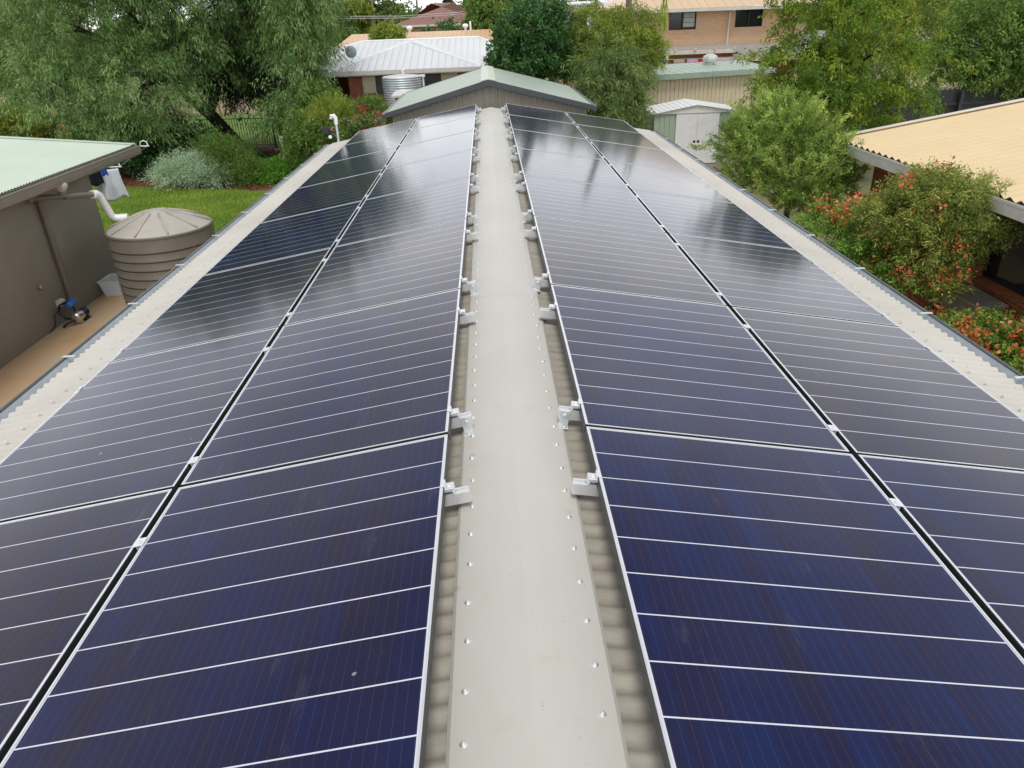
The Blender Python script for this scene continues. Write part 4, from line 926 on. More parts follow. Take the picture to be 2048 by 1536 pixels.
LB['brush'] = [(5.01, 13.0, -0.45, 0.78, 0.95, 0.56), (4.48, 12.9, -0.66, 0.62, 0.8, 0.5), (5.44, 12.6, -0.75, 0.61, 0.8, 0.5), (5.0, 12.3, -1.03, 0.98, 1.0, 0.56), (5.61, 12.2, -1.15, 0.49, 0.6, 0.38), (5.15, 11.8, -1.4, 0.55, 0.6, 0.38), (5.04, 13.1, -0.1, 0.39, 0.5, 0.27)]
LB['khaki'] = [(5.38, 8.95, -0.67, 0.41, 0.5, 0.38), (5.67, 8.65, -0.77, 0.51, 0.6, 0.41), (5.12, 8.95, -0.91, 0.45, 0.5, 0.35), (5.77, 8.45, -0.91, 0.35, 0.45, 0.31), (5.41, 8.65, -1.1, 0.57, 0.6, 0.35), (5.32, 8.45, -1.48, 0.36, 0.45, 0.27)]
LB['pride'] = [(4.73, 10.0, -1.23, 0.35, 0.5, 0.3), (5.02, 9.6, -1.14, 0.42, 0.5, 0.32), (5.21, 9.1, -1.28, 0.45, 0.5, 0.34), (4.81, 9.2, -1.36, 0.37, 0.4, 0.24), (5.11, 8.7, -1.49, 0.4, 0.45, 0.25)]
LB['low'] = [(5.23, 7.6, -1.96, 0.34, 0.45, 0.19), (5.59, 7.4, -1.91, 0.48, 0.5, 0.23), (5.72, 7.0, -1.9, 0.37, 0.5, 0.28), (5.12, 7.1, -1.92, 0.29, 0.35, 0.17)]
LB['grey'] = [(-9.45, 23.6, -2.49, 0.89, 0.9, 0.5), (-9.84, 23.3, -2.65, 0.71, 0.7, 0.35), (-8.8, 23.4, -2.68, 0.7, 0.7, 0.38)]
LB['midsh'] = [(-8.4, 24.0, -2.46, 0.8, 0.9, 0.67), (-7.99, 23.8, -2.67, 0.79, 0.8, 0.53), (-8.77, 24.6, -2.16, 0.73, 0.8, 0.55)]
LB['plumb'] = [(-12.27, 26.5, -2.0, 1.42, 1.3, 0.91), (-11.2, 26.8, -2.08, 1.21, 1.2, 0.91), (-10.09, 26.5, -2.25, 0.89, 1.0, 0.79), (-12.45, 25.8, -2.54, 0.9, 0.9, 0.6), (-11.54, 26.0, -2.61, 0.79, 0.7, 0.44)]
LB['cover'] = [(-7.07, 25.0, -2.94, 0.76, 1.6, 0.4)]
LB['yg'] = [(-5.01, 24.5, -1.36, 0.52, 0.7, 0.49), (-4.52, 24.2, -1.38, 0.38, 0.6, 0.41), (-5.23, 24.0, -1.47, 0.38, 0.6, 0.38)]
LB['yg2'] = [(-5.53, 25.5, -0.93, 0.54, 0.8, 0.72), (-5.64, 24.0, -1.57, 0.51, 0.7, 0.6), (-5.9, 23.6, -1.8, 0.42, 0.6, 0.47), (-5.21, 23.4, -1.58, 0.4, 0.6, 0.4)]
LB['redb'] = [(-3.5, 23.0, -0.84, 0.35, 0.5, 0.29), (-3.24, 22.6, -1.09, 0.35, 0.4, 0.21)]
LB['pinkb'] = [(-3.77, 21.0, -1.12, 0.47, 0.5, 0.24), (-3.38, 21.2, -1.03, 0.42, 0.5, 0.21)]
LB['orangeb'] = [(-17.01, 31.0, -1.83, 0.61, 0.9, 0.54), (-16.31, 30.5, -1.98, 0.43, 0.7, 0.43)]
LB['yelb'] = [(-18.01, 29.0, -1.53, 1.06, 1.0, 0.66)]
LB['fronto'] = [(-4.73, 39.0, 0.79, 0.81, 0.7, 0.46)]
LB['under'] = [(-10.34, 28.0, -2.69, 1.0, 0.8, 0.46), (-9.14, 27.6, -2.78, 0.91, 0.8, 0.41), (-11.56, 28.0, -2.43, 0.84, 0.8, 0.63)]

def bush(name, label, key, mat, base, seed, clumps, per, leaf, r0=.05, cat='shrub', group=None, **k):
    ls = LB[key]; b = Vector(base)
    fol = dict(name='foliage', mat=mat, clumps=clumps, per=per, leaf=leaf, seed=seed); fol.update(k); fol.pop('name')
    fk = (b.x, b.y, min(l[2] for l in ls) - .15 if min(l[2] for l in ls) - .15 > base[2] + .1 else base[2] + .15)
    return tree(name, label, cat, base, r0, fk, ls, fol, B_GREY, group, 2, part='foliage')
def blooms(root, key, mat, n, per, size, seed, name='blossom', zmin=-.1, r=.07):
    b = root.location; rl = [(x - b.x, y - b.y, z - b.z, a, bb, c) for x, y, z, a, bb, c in LB[key]]
    return foliage(name, mat, root, rl, n, per, (size, size * .7), seed, twig=r, up=.6, droop=0, hang=-.2, spread=1.6, rnd=1.2, shell=.97, zmin=zmin, cvar=.35, jag=.05)

# big willowy tree and its neighbours at the left
o = thing('willow_tree', 'big drooping tree with leaning dark trunk over the left garden', 'tree', (-9.6, 29.4, ZG)); b = o.location
rl = [(x - b.x, y - b.y, z - b.z, a, bb, c) for x, y, z, a, bb, c in LB['willow']]
mb = MB(); mb.tube([(.05, .05, -.1), (-.05, .0, .3), (-.55, -.8, 1.5), (-.95, -1.4, 2.2), (-1.35, -1.7, 3.0)], [.34, .26, .22, .2, .17], 12)
rr = random.Random(5)
for x, y, z, a, bb, c in rl:
    f = Vector((-1.35, -1.7, 3.0)) if x < 0.5 else Vector((-.6, -.9, 1.6)); e_ = Vector((x, y, z)); m_ = f.lerp(e_, .5) + Vector((0, 0, .35))
    mb.tube([f, m_, e_], [.11, .075, .04], 7)
    for _ in range(5):
        q_ = e_ + Vector((rr.uniform(-a, a) * .8, rr.uniform(-bb, bb) * .8, rr.uniform(-.6, .8) * c)); mb.tube([m_.lerp(e_, rr.random()), e_.lerp(q_, .5) + Vector((0, 0, .1)), q_], [.035, .022, .008], 5)
mb.build('trunk', B_DARK, o, smooth='all')
foliage('crown', F['willow'], o, rl, 2900, 60, (.145, .026), 11, twig=.75, up=.25, droop=.55, hang=.42, spread=.26, rnd=.62, shell=.55, zmin=-.6, cvar=.6, jag=.22)
fw = dict(mat=F['willow'], clumps=640, per=58, leaf=(.14, .026), seed=12, twig=.65, up=.15, droop=.65, hang=.55, spread=.25, rnd=.6, cvar=.6, shell=.5, zmin=-.7, jag=.22)
tree('weeping_tree', 'drooping light green tree screening the left end of the white roof', 'tree', (-6.3, 26.6, ZG), .12, (-6.2, 26.6, -.6), LB['willow2'], fw, B_DARK)
fw = dict(mat=F['deep'], clumps=900, per=42, leaf=(.15, .05), seed=13, twig=.6, up=.1, droop=.4, hang=.35, spread=.35, rnd=.8, shell=.45, zmin=-.8, jag=.25)
tree('dark_tree', 'dark shaded tree with upright trunk behind the pool fence', 'tree', (-7.7, 28.7, ZG), .2, (-7.5, 28.9, -1.0), LB['darktree'], fw, B_DARK, twigs=6)
o = thing('slanting_tree', 'tree with several slanting dark trunks at the far left edge', 'tree', (-18, 31.5, ZG)); b = o.location
rl = [(x - b.x, y - b.y, z - b.z, a, bb, c) for x, y, z, a, bb, c in LB['lefttree']]
mb = MB()
for p0, p1, p2, r_ in (((.25, -.6, 0), (-.9, .6, 1.6), (-2.0, 1.5, 3.2), .2), ((.4, -.2, 0), (-.1, .4, 1.6), (-.4, 1.2, 3.6), .13), ((.75, 0, 0), (.55, .3, 1.4), (.0, 1.2, 3.2), .13), ((.1, -.3, 0), (-.3, .3, 1.2), (-1.2, 1, 3.0), .1)):
    mb.tube([p0, p1, p2], [r_, r_ * .8, r_ * .55], 9)
    for x, y, z, a, bb, c in rl[:4]: mb.tube([p2, (p2[0] * .5 + x * .5, p2[1] * .5 + y * .5, p2[2] * .5 + z * .5 + .2), (x, y, z)], [r_ * .4, r_ * .25, .015], 5)
mb.build('trunk', B_DARK, o, smooth='all')
foliage('crown', F['willow'], o, rl, 900, 45, (.18, .032), 14, twig=.75, up=.2, droop=.5, hang=.5, spread=.3, rnd=.6, shell=.5, zmin=-.6, jag=.22)

# middle trees
fd = dict(mat=F['dark'], clumps=700, per=36, leaf=(.12, .06), seed=15, twig=.32, up=.5, droop=.1, hang=.0, spread=.4, rnd=.8, shell=.7, zmin=-.7, cvar=.6, jag=.12)
tree('evergreen_tree', 'dense dark green tree right of the white hip roof', 'tree', (1.4, 26, ZG), .16, (1.4, 26, -1.2), LB['dense'], fd, B_DARK)
fc = dict(mat=F['olive'], clumps=900, per=48, leaf=(.14, .024), seed=16, twig=.42, up=.35, droop=.4, hang=.4, spread=.3, rnd=.6, shell=.65, zmin=-.7, cvar=.6, jag=.12)
tree('rounded_tree', 'rounded yellow green tree with rusty twigs before the orange brick house', 'tree', (4.0, 27, ZG), .15, (4.0, 27, -1.0), LB['call'], fc, B_DARK)
fc = dict(mat=F['gum'], clumps=430, per=40, leaf=(.17, .030), seed=17, twig=.42, up=.25, droop=.4, hang=.4, spread=.3, rnd=.65, shell=.5, zmin=-.8, cvar=.6, jag=.2)
tree('gum_sapling', 'smaller grey green drooping tree left of the garden shed', 'tree', (3.7, 22.7, ZG), .07, (3.65, 22.8, -1.2), LB['droop'], fc, B_GREY)
# right trees
ff = dict(mat=F['feather'], clumps=820, per=62, leaf=(.105, .034), seed=18, twig=.55, up=-.1, droop=.35, hang=.25, spread=.2, rnd=.75, shell=.65, zmin=-.35, cvar=.55, jag=.3)
tree('feathery_tree', 'feathery layered green tree before the dark fence and cream shed', 'tree', (9.4, 20.8, ZG), .11, (9.45, 20.9, -.9), LB['feather'], ff, B_DARK, twigs=9)
ff = dict(mat=F['lime'], clumps=650, per=36, leaf=(.15, .05), seed=19, twig=.5, up=.2, droop=.2, hang=.1, spread=.4, rnd=.9, shell=.6, zmin=-.7, jag=.2)
tree('lime_tree', 'loose lime green tree behind the dark fence', 'tree', (16.6, 31.3, ZG), .14, (16.6, 31.3, -1.0), LB['lime'], ff, B_GREY)
ff = dict(mat=F['mid'], clumps=850, per=36, leaf=(.15, .055), seed=20, twig=.45, up=.2, droop=.3, hang=.2, spread=.4, rnd=.8, shell=.55, zmin=-.7, jag=.2)
tree('spreading_tree', 'mid green spreading tree over the dark fence at the top right', 'tree', (17.2, 26.4, ZG), .16, (17.2, 26.4, -1.5), LB['fright'], ff, B_DARK)
# shrubs between the shed and the right house
bush('bottlebrush', 'bushy light green shrub between the beige roof and the cream roof', 'brush', F['brush'], (5.1, 12.5, ZG), 21, 1600, 64, (.070, .013), .06, twig=.30, up=.9, droop=.05, hang=-.25, spread=.13, rnd=.5, shell=.5, zmin=-.55, cvar=.75, jag=.24)
kh = bush('khaki_shrub', 'yellowish shrub beside the cream roof gutter', 'khaki', F['khaki'], (5.6, 8.7, ZG), 22, 1150, 64, (.05, .014), .05, twig=.20, up=.35, droop=.1, hang=.0, spread=.3, rnd=.75, shell=.4, zmin=-.7, cvar=.6, jag=.14)
blooms(kh, 'khaki', F['orange'], 20, 26, .05, 40)
for key, lab, base, sd_, nf, nc in (('pride', 'feathery shrub dotted with orange flowers beside the beige gutter', (5.0, 9.4, ZG), 23, 42, 420), ('low', 'low green shrub with bright orange flowers nearest the red brick wall', (5.4, 7.3, ZG), 24, 46, 330)):
    pb = bush('flowering_shrub', lab, key, F['pride'], base, sd_, nc, 62, (.045, .018), .03, group='orange flowering shrubs', twig=.28, up=.2, droop=.25, hang=.1, spread=.18, rnd=.7, shell=.35, zmin=-.8, cvar=.5, jag=.25)
    blooms(pb, key, F['orange'], nf, 34, .05, sd_ + 20, zmin=.05)
# garden bed at the left
bush('hedge_shrub', 'dark hedge shrub dotted with pale blue flowers under the big tree', 'plumb', F['dark'], (-11.3, 26.5, ZG), 25, 620, 40, (.12, .045), .04, twig=.45, up=.3, droop=.35, hang=.15, spread=.35, rnd=.8, shell=.5, zmin=-.6, jag=.2)
blooms(bpy.data.objects['hedge_shrub'], 'plumb', F['blue'], 36, 9, .07, 60, zmin=-.2)
bush('silver_shrub', 'silvery grey feathery shrub at the edge of the lawn', 'grey', F['grey'], (-9.4, 23.5, ZG), 26, 520, 44, (.10, .012), .03, twig=.5, up=.5, droop=.2, hang=-.1, spread=.25, rnd=.6, shell=.4, zmin=-.3, jag=.25)
bush('green_shrub', 'fine leaved green shrub right of the silvery shrub', 'midsh', F['mid'], (-8.3, 24.1, ZG), 27, 520, 44, (.11, .018), .03, twig=.5, up=.5, droop=.2, hang=-.1, spread=.25, rnd=.6, shell=.4, zmin=-.3, jag=.25)
o = thing('ground_cover', 'low bright green ground cover mound by the mulch path', 'ground cover', (-7.05, 24.9, ZG)); LBc = [(0, 0, -.02, .95, 1.75, .40)]
foliage('foliage', F['cover'], o, LBc, 900, 30, (.09, .035), 28, twig=.16, up=.8, droop=.1, hang=-.2, spread=.4, rnd=.8, shell=.85, zmin=.02, jag=.06)
mb = MB()
for i in range(40): q_ = R.uniform(0, 6.28); d_ = R.uniform(0, .9); mb.tube([(0, 0, .02), (.45 * d_ * math.cos(q_), .9 * d_ * math.sin(q_), .14), (.85 * d_ * math.cos(q_), 1.6 * d_ * math.sin(q_), .2)], .008, 4)
mb.build('stem', B_GREY, o)
bush('broom_shrub', 'yellow green wispy shrub left of the red brick wall', 'yg', F['lime'], (-4.5, 24.3, ZG), 29, 620, 46, (.16, .014), .04, twig=.6, up=1.0, droop=.15, hang=-.5, spread=.2, rnd=.4, shell=.4, zmin=-.4, jag=.2)
bush('leafy_shrub', 'leafy green shrub below the drooping light green tree', 'yg2', F['mid'], (-5.6, 24.0, ZG), 30, 560, 42, (.13, .035), .04, twig=.45, up=.3, droop=.3, hang=.2, spread=.35, rnd=.8, shell=.45, zmin=-.7, jag=.25)
rb = bush('red_flower_shrub', 'shrub with crimson flowers before the red brick wall', 'redb', F['mid'], (-3.5, 22.8, ZG), 31, 260, 36, (.11, .025), .03, twig=.35, up=.6, droop=.2, hang=0, spread=.3, rnd=.7, shell=.4, jag=.2)
blooms(rb, 'redb', F['red'], 16, 30, .09, 61, zmin=-.3)
pk_ = bush('pink_flower_shrub', 'low shrub covered in small pink flowers behind the panels', 'pinkb', F['mid'], (-3.6, 21.1, ZG), 32, 240, 34, (.08, .025), .03, twig=.25, up=.5, droop=.2, hang=0, spread=.3, rnd=.8, shell=.45, jag=.2)
blooms(pk_, 'pinkb', F['pink'], 60, 9, .055, 62, zmin=-.4); blooms(pk_, 'pinkb', F['red'], 8, 24, .08, 63, zmin=-.2)
ob = bush('orange_flower_shrub', 'shrub with apricot flowers between the slanting trunks and hedge', 'orangeb', F['mid'], (-16.8, 30.9, ZG), 33, 260, 36, (.13, .04), .03, twig=.4, up=.5, droop=.2, hang=0, spread=.3, rnd=.8, shell=.45, jag=.2)
blooms(ob, 'orangeb', F['apricot'], 40, 14, .11, 64, zmin=-.4)
bush('yellow_shrub', 'golden green shrub at the left edge beside the slanting trunks', 'yelb', F['lime'], (-18.0, 29.0, ZG), 34, 420, 36, (.13, .04), .04, twig=.35, up=.5, droop=.1, hang=0, spread=.4, rnd=.8, shell=.6, jag=.15)
bush('shade_shrub', 'dark shrub beneath the leaning trunk by the pool fence', 'under', F['dark'], (-10.4, 28.2, ZG), 35, 420, 36, (.12, .045), .03, twig=.4, up=.3, droop=.3, hang=.1, spread=.35, rnd=.8, shell=.5, jag=.2)

# palms rising out of the frame
def palm(label, x, y, r, h, seed, dead=False):
    g = random.Random(seed); o = thing('palm_tree', label, 'palm', (x, y, ZG), 0, 'palms behind the middle trees')
    prof = []; z = 0
    while z < h: prof += [(r * (1.12 - .25 * z / h), z), (r * (1.0 - .25 * z / h), z + .09)]; z += .16
    prof.append((.0, z)); MB().lathe(prof, 14).build('trunk', B_PALM, o, smooth='all')
    vs = []; var = []
    for i in range(20):
        q = i * 2.4; el = g.uniform(-.5, 1.1); Lf = 2.3
        for j in range(46):
            t = .12 + .88 * j / 46; d = Lf * t; rad = d * math.cos(el) * .95; zz = h + .1 + d * math.sin(el) - .55 * d * d * .35
            p0 = np.array((rad * math.cos(q), rad * math.sin(q), zz)); sgn = 1 if j % 2 else -1
            sd_ = np.array((-math.sin(q) * sgn, math.cos(q) * sgn, -.55)) * .5 * (1 - t * .5); f_ = np.array((math.cos(q), math.sin(q), 0)) * .16
            vs.append((p0 - f_ * .12, p0 + sd_ * .5 - f_ * .1 + f_, p0 + sd_ + f_ * 1.6, p0 + sd_ * .5 + f_ * .9)); var.append(g.random())
    quads('frond', np.array(vs), np.array(var), F['palm'], o)
    return o
palm('thick palm trunk rising behind the dense dark green tree', 2.74, 32, .21, 7.2, 1)
pl_ = palm('slim dark palm trunk before the two storey orange brick house', 5.33, 30, .125, 6.6, 2)
palm('thinner palm trunk left of the thick palm, at the top edge', 2.15, 36, .12, 7.6, 3)
vs, var = [], []
for i in range(60):
    x_, z_ = R.uniform(-.16, .16), R.uniform(-.55, .75); vs.append(np.array(((x_ + 1.28, -.1, 4.75 + z_ * 1.3), (x_ + 1.30, -.11, 4.55 + z_ * 1.3), (x_ + 1.28 + R.uniform(-.05, .05), -.1, 4.25 + z_ * 1.3), (x_ + 1.26, -.09, 4.55 + z_ * 1.3)))); var.append(R.random())
quads('hanging_frond', np.array(vs), np.array(var), F['lime'], pl_)

# ------------------------------------------------------------------ fences, posts, small things of the gardens
t = thing('pool_fence', 'black metal pool fence behind the leaning trunk', 'fence', (-9.5, 31.0, ZG), math.radians(-7))
mb = MB(); mb.box(-6, 5.2, -.015, .015, 1.12, 1.15); mb.box(-6, 5.2, -.015, .015, .10, .13); mb.build('rail', M['black'], t)
mb = MB()
for i in range(101): mb.box(-6 + i * .112 - .008, -6 + i * .112 + .008, -.008, .008, .131, 1.119)
mb.build('picket_panel', M['black'], t)
for i in range(6): MB().box(-5.8 + i * 2.2 - .028, -5.8 + i * 2.2 + .028, .016, .07, 0, 1.24).build('post', M['black'], t)
t = thing('paling_fence', 'tall dark timber paling fence beyond the cream roof', 'fence', (17, 25.3, ZG), math.radians(8)); x = -6.8
mb = MB()
while x < 9: mb.box(x, x + .138, -.01 - R.random() * .006, .01, .04, 1.8 + R.uniform(-.012, .012)); x += .145
mb.build('paling', M['fence_black'], t)
mb = MB(); mb.box(-6.8, 9, -.09, -.021, 1.32, 1.40); mb.box(-6.8, 9, -.09, -.021, .35, .43); mb.build('rail', M['fence_black'], t)
for i in range(7): MB().box(-6.4 + i * 2.4, -6.28 + i * 2.4, -.19, -.0905, 0, 1.75).build('post', M['fence_black'], t)
t = thing('grey_fence', 'weathered grey paling fence between the dark tree and rounded tree', 'fence', (2.4, 28.6, ZG)); mb = MB(); x = -2.5
while x < 3: mb.box(x, x + .1, 0, .018, .03, 1.75 + R.uniform(-.02, .02)); x += .106
mb.build('paling', plain('grey_paling', C(.24, .21, .18), .9, 0, .3, 4), t); MB().box(-2.5, 3, .019, .06, 1.3, 1.38).build('rail', M['timber'], t)
t = thing('garden_post', 'short grey post standing in the bark mulch', 'post', (-6.9, 25.3, ZG)); mb = MB(); mb.box(-.035, .035, -.035, .035, 0, 1.08); mb.build('post_body', M['galv'], t); mb = MB(); mb.box(-.06, .06, -.06, .06, 1.0, 1.16); mb.build('cap', M['grey_trim'], t)
t = thing('vent_pipe', 'grey vent pipe with white cowl at the far left roof corner', 'vent pipe', (-2.965, 14.845, ZG))
mb = MB(); mb.tube([(0, 0, 0), (0, 0, 2.74)], .024, 10); mb.build('pipe', M['galv'], t, smooth=True)
mb = MB(); mb.tube([(0, 0, 2.70), (0, 0, 2.82), (-.03, 0, 2.86), (-.075, 0, 2.855), (-.085, 0, 2.80)], [.036, .04, .042, .04, .036], 10); mb.build('cowl', M['pvc'], t, smooth=True)
t = thing('flood_light', 'black twin flood light fixed beside the white vent cowl', 'flood light', (-3.08, 14.83, ZG + 2.60))
mb = MB(); mb.box(-.02, .10, .005, .03, -.06, -.02); mb.prism([(-.06, -.06), (.05, -.09), (.06, .03), (-.05, .07)], 'x', -.16, -.03); bevel(mb.build('lamp_body', M['black'], t), .008)
mb = MB(); mb.prism([(-.02, -.16), (.05, -.17), (.05, -.09), (-.02, -.08)], 'x', -.05, .03); mb.build('lamp_head', M['black'], t)
mb = MB(); mb.lathe([(.0, -.035), (.03, -.025), (.036, 0), (.03, .025), (.0, .035)], 12, (-.02, -.055, -.12)); mb.build('sensor', M['white'], t, smooth='all')

t = thing('beige_house', 'pale cream house wall seen between the trees behind the dark fence', 'house', (20, 36, ZG))
MB().box(-5, 6, 0, 5, 0, 2.5).build('wall', plain('cream_render', C(.70, .60, .42), .8, 0, .06), t)
mb = MB(); mb.slab([(-5.6, -.6, 2.55), (6.6, -.6, 2.55), (6.6, 2.6, 3.3), (-5.6, 2.6, 3.3)], .08); mb.build('roof', M['grey_roof'], t); MB().box(-3.6, -2.6, -.02, .03, 1.0, 2.0).build('window', M['glass_dark'], t); MB().box(-1.95, -1.85, -.08, -.001, 0, 2.5).build('downpipe', M['grey_trim'], t)
car = thing('white_car', 'white car parked behind the dark fence', 'car', (16.7, 29.0, ZG), math.radians(6))
pr = [(-2.15, .35), (2.15, .35), (2.2, .75), (1.5, .95), (1.35, .98), (.75, 1.45), (-1.2, 1.5), (-1.85, 1.0), (-2.15, .9)]
bevel(MB().prism(pr, 'y', -.85, .85).build('body', plain('car_white', C(.78, .79, .80), .2, 0, .02), car), .06, 3)
mb = MB(); mb.prism([(1.18, 1.0), (.72, 1.38), (-1.1, 1.42), (-1.6, 1.02)], 'y', -.863, .863); mb.build('window', M['glass_dark'], car)
for x_ in (-1.35, 1.35):
    for y_ in (-.8, .8): MB().lathe([(.0, -.1), (.2, -.1), (.31, -.08), (.33, 0), (.31, .08), (.2, .1), (.0, .1)], 20, (x_, y_, .33), axis='y').build('wheel', M['black'], car, smooth=True)

# ------------------------------------------------------------------ farther houses, poles, wires, trees
def hip_house(name, label, x0, x1, y0, y1, ze, zr, wallm, roofm, wins=(), inset=.5):
    o = thing(name, label, 'house', ((x0 + x1) / 2, (y0 + y1) / 2, ZG)); dp_ = (y1 - y0) / 2; ym = (y0 + y1) / 2
    a, b = (x0 + dp_ * .9, ym, zr), (x1 - dp_ * .9, ym, zr); mb = MB()
    mb.poly([(x0, y0, ze), (x1, y0, ze), b, a], 0); mb.poly([(x1, y0, ze), (x1, y1, ze), b], 1); mb.poly([(x0, y1, ze), (x0, y0, ze), a], 1); mb.poly([(x1, y1, ze), (x0, y1, ze), a, b], 0)
    at0(mb.build('roof', roofm if isinstance(roofm, list) else [roofm, roofm], o), o)
    at0(MB().box(x0 + inset, x1 - inset, y0 + inset, y1 - inset, ZG, ze - .02).build('wall', wallm, o), o)
    at0(MB().box(x0, x1, y0 - .1, y0 - .002, ze - .14, ze).build('gutter', M['grey_trim'], o), o)
    for wx0, wx1, wz0, wz1 in wins:
        wq = at0(MB().box(wx0, wx1, y0 + inset - .03, y0 + inset - .001, wz0, wz1).build('window', M['glass_dark'], o), o)
        MB().box(wx0 + (wx1 - wx0) * .28, wx1 - (wx1 - wx0) * .28, y0 + inset - .05, y0 + inset - .031, wz0 + .04, wz1 - .04).build('blind', M['white'], wq)
    return o
al = thing('apricot_roof_house', 'long apricot metal roof behind the white hip roof', 'house', (-2, 44, ZG))
mb = MB(); mb.poly([(-8.0, 40.2, .14), (5, 40.2, .14), (5, 43.8, .92), (-7.2, 43.8, .92)], 0); mb.poly([(5, 47.4, .14), (-8.0, 47.4, .14), (-7.2, 43.8, .92), (5, 43.8, .92)], 0)
at0(mb.build('roof', M['roof_orange'], al), al); at0(MB().box(-7.0, 4.5, 40.7, 46.9, ZG, .13).build('wall', M['brick_orange'], al), al)
mb = MB(); mb.box(-8, 5, 40.08, 40.198, 0, .135); at0(mb.build('gutter', M['grey_trim'], al), al)
for x_ in (-4.07, -1.05): at0(MB().lathe([(.06, -.02), (.06, .1), (.15, .14), (.17, .22), (.12, .3), (.0, .32)], 14, (x_, 43.75, .92)).build('roof_vent', M['white'], al, smooth=True), al)
at0(MB().tube([(-.78, 43.7, .8), (-.78, 43.7, 1.35)], .05, 8).build('flue', M['white'], al), al)
hip_house('tiled_house', 'distant brick house with weathered red brown tiled roof', -6.9, .3, 60, 70, 1.15, 2.6, M['brick_orange'], M['tile'], ((-1.6, -.75, .0, .85),))
hip_house('far_white_house', 'small pale roofed house far behind the wispy trees at left', -21, -12.5, 60, 68, -.3, .7, M['cream_wall'], M['roof_white'])
fb = thing('white_building', 'long low white building far behind at the top centre', 'building', (7.5, 66, ZG)); MB().box(-3.2, 3.4, -2, 4, 0, 5.0).build('wall', M['white'], fb); MB().slab([(-3.6, -2.5, 5.1), (3.8, -2.5, 5.1), (3.8, 4.4, 5.3), (-3.6, 4.4, 5.3)], .1).build('roof', M['roof_white'][0], fb)
mb = MB()
for i in range(3): mb.box(-2.6 + i * 2, -1.4 + i * 2, -2.03, -2.001, 3.3, 4.5)
mb.build('window', M['glass_dark'], fb)
for x_, y_, h_, cr_, lb in ((-8.4, 62, 6.6, 0, 'pale utility pole left of the tiled roof'), (-5.85, 72, 7.4, 1, 'utility pole with cross arm standing in the gap of sky'), (-14.8, 50, 3.9, 1, 'grey utility pole with cross arm at the end of the apricot roof')):
    t = thing('utility_pole', lb, 'utility pole', (x_, y_, ZG)); MB().tube([(0, 0, 0), (0, 0, h_)], [.12, .09], 8).build('pole', B_GREY, t, smooth='all')
    if cr_ or True: mb = MB(); mb.box(-.9, .9, -.05, .05, h_ - .5, h_ - .4); [mb.lathe([(.03, 0), (.05, .05), (.0, .12)], 6, (x, 0, h_ - .4)) for x in (-.8, -.4, .4, .8)]; mb.build('cross_arm', M['timber'], t)
for lb, pts in (('upper of the two pale wires crossing before the tiled roof', [(-16, 50, 2.08), (-12.4, 50, 1.95), (-10, 50, 1.87), (-5.2, 50, 1.735), (-2.1, 50, 1.795), (1.3, 50, 1.97), (4.05, 50, 2.16), (9, 50, 2.6)]), ('lower of the two pale wires crossing before the tiled roof', [(-16, 50.3, 1.93), (-12.4, 50.3, 1.82), (-10, 50.3, 1.76), (-5.2, 50.3, 1.626), (-2.1, 50.3, 1.69), (1.3, 50.3, 1.88), (4.05, 50.3, 2.12), (9, 50.3, 2.55)]), ('short pale wire high against the distant trees at left', [(-11.5, 52, 2.2), (-8.5, 52, 2.75), (-6.4, 52, 3.2)])):
    tag(MB().tube(pts, .017, 5).build('overhead_wire', plain('wire', C(.55, .55, .53), .5), None, smooth='all'), lb, 'wire', 'overhead wires')

FT = [  # kind, label, x, y, top z, half width, leaf material, seed
 ('gum_tree', 'tall thin distant gum with dark trunk against the sky', -8.6, 66, 5.6, 2.3, 'gum', 1), ('gum_tree', 'pale airy distant gum left of the tall thin gum', -12.6, 70, 3.9, 2.4, 'gum', 2),
 ('round_tree', 'bright green distant tree above the end of the apricot roof', -9.9, 52, 1.9, 1.9, 'mid', 3), ('round_tree', 'yellow green distant tree behind the weeping tree', -12.3, 50, 1.6, 1.9, 'lime', 4),
 ('round_tree', 'dark leafy tree covering the middle of the tiled house', -3.2, 56, 1.55, 2.6, 'dark', 5), ('round_tree', 'low green tree left of the tiled house', -7.0, 55, .95, 1.5, 'mid', 6),
 ('pine_tree', 'slim dark pine standing in the gap of sky', -3.9, 92, 4.8, 1.0, 'deep', 7), ('round_tree', 'large distant tree right of the tiled house', 1.8, 62, 3.6, 2.4, 'mid', 8),
 ('round_tree', 'leafy green tree left of the thick palm at the top edge', .4, 46, 2.4, 1.3, 'mid', 9), ('gum_tree', 'distant gum behind the tiled roof at the right', -.6, 78, 4.2, 2.8, 'gum', 10),
 ('round_tree', 'distant tree between the tall gum and the pole', -7.3, 84, 3.0, 3.2, 'mid', 11), ('round_tree', 'distant tree at the foot of the slim pine', -3.0, 84, 2.7, 2.6, 'mid', 12),
 ('round_tree', 'distant dark tree behind the big willowy tree', -17.5, 60, 2.8, 3.0, 'mid', 13), ('round_tree', 'distant tree behind the white building', 7.5, 76, 4.0, 4.0, 'gum', 14),
 ('round_tree', 'tall dark tree behind the lime green tree', 21.5, 44, 4.6, 3.6, 'mid', 15), ('round_tree', 'tree standing right of the two storey brick house', 18.3, 40, 3.4, 2.4, 'lime', 16), ('round_tree', 'dark tree in the top right corner', 24.5, 36, 3.6, 3.0, 'dark', 17),
 ('round_tree', 'grey green tree in the far left background', -24, 44, 4.2, 3.6, 'gum', 18), ('gum_tree', 'slight gum with bare pale limbs left of the tall thin gum', -10.2, 62, 3.3, 1.6, 'olive', 19)]
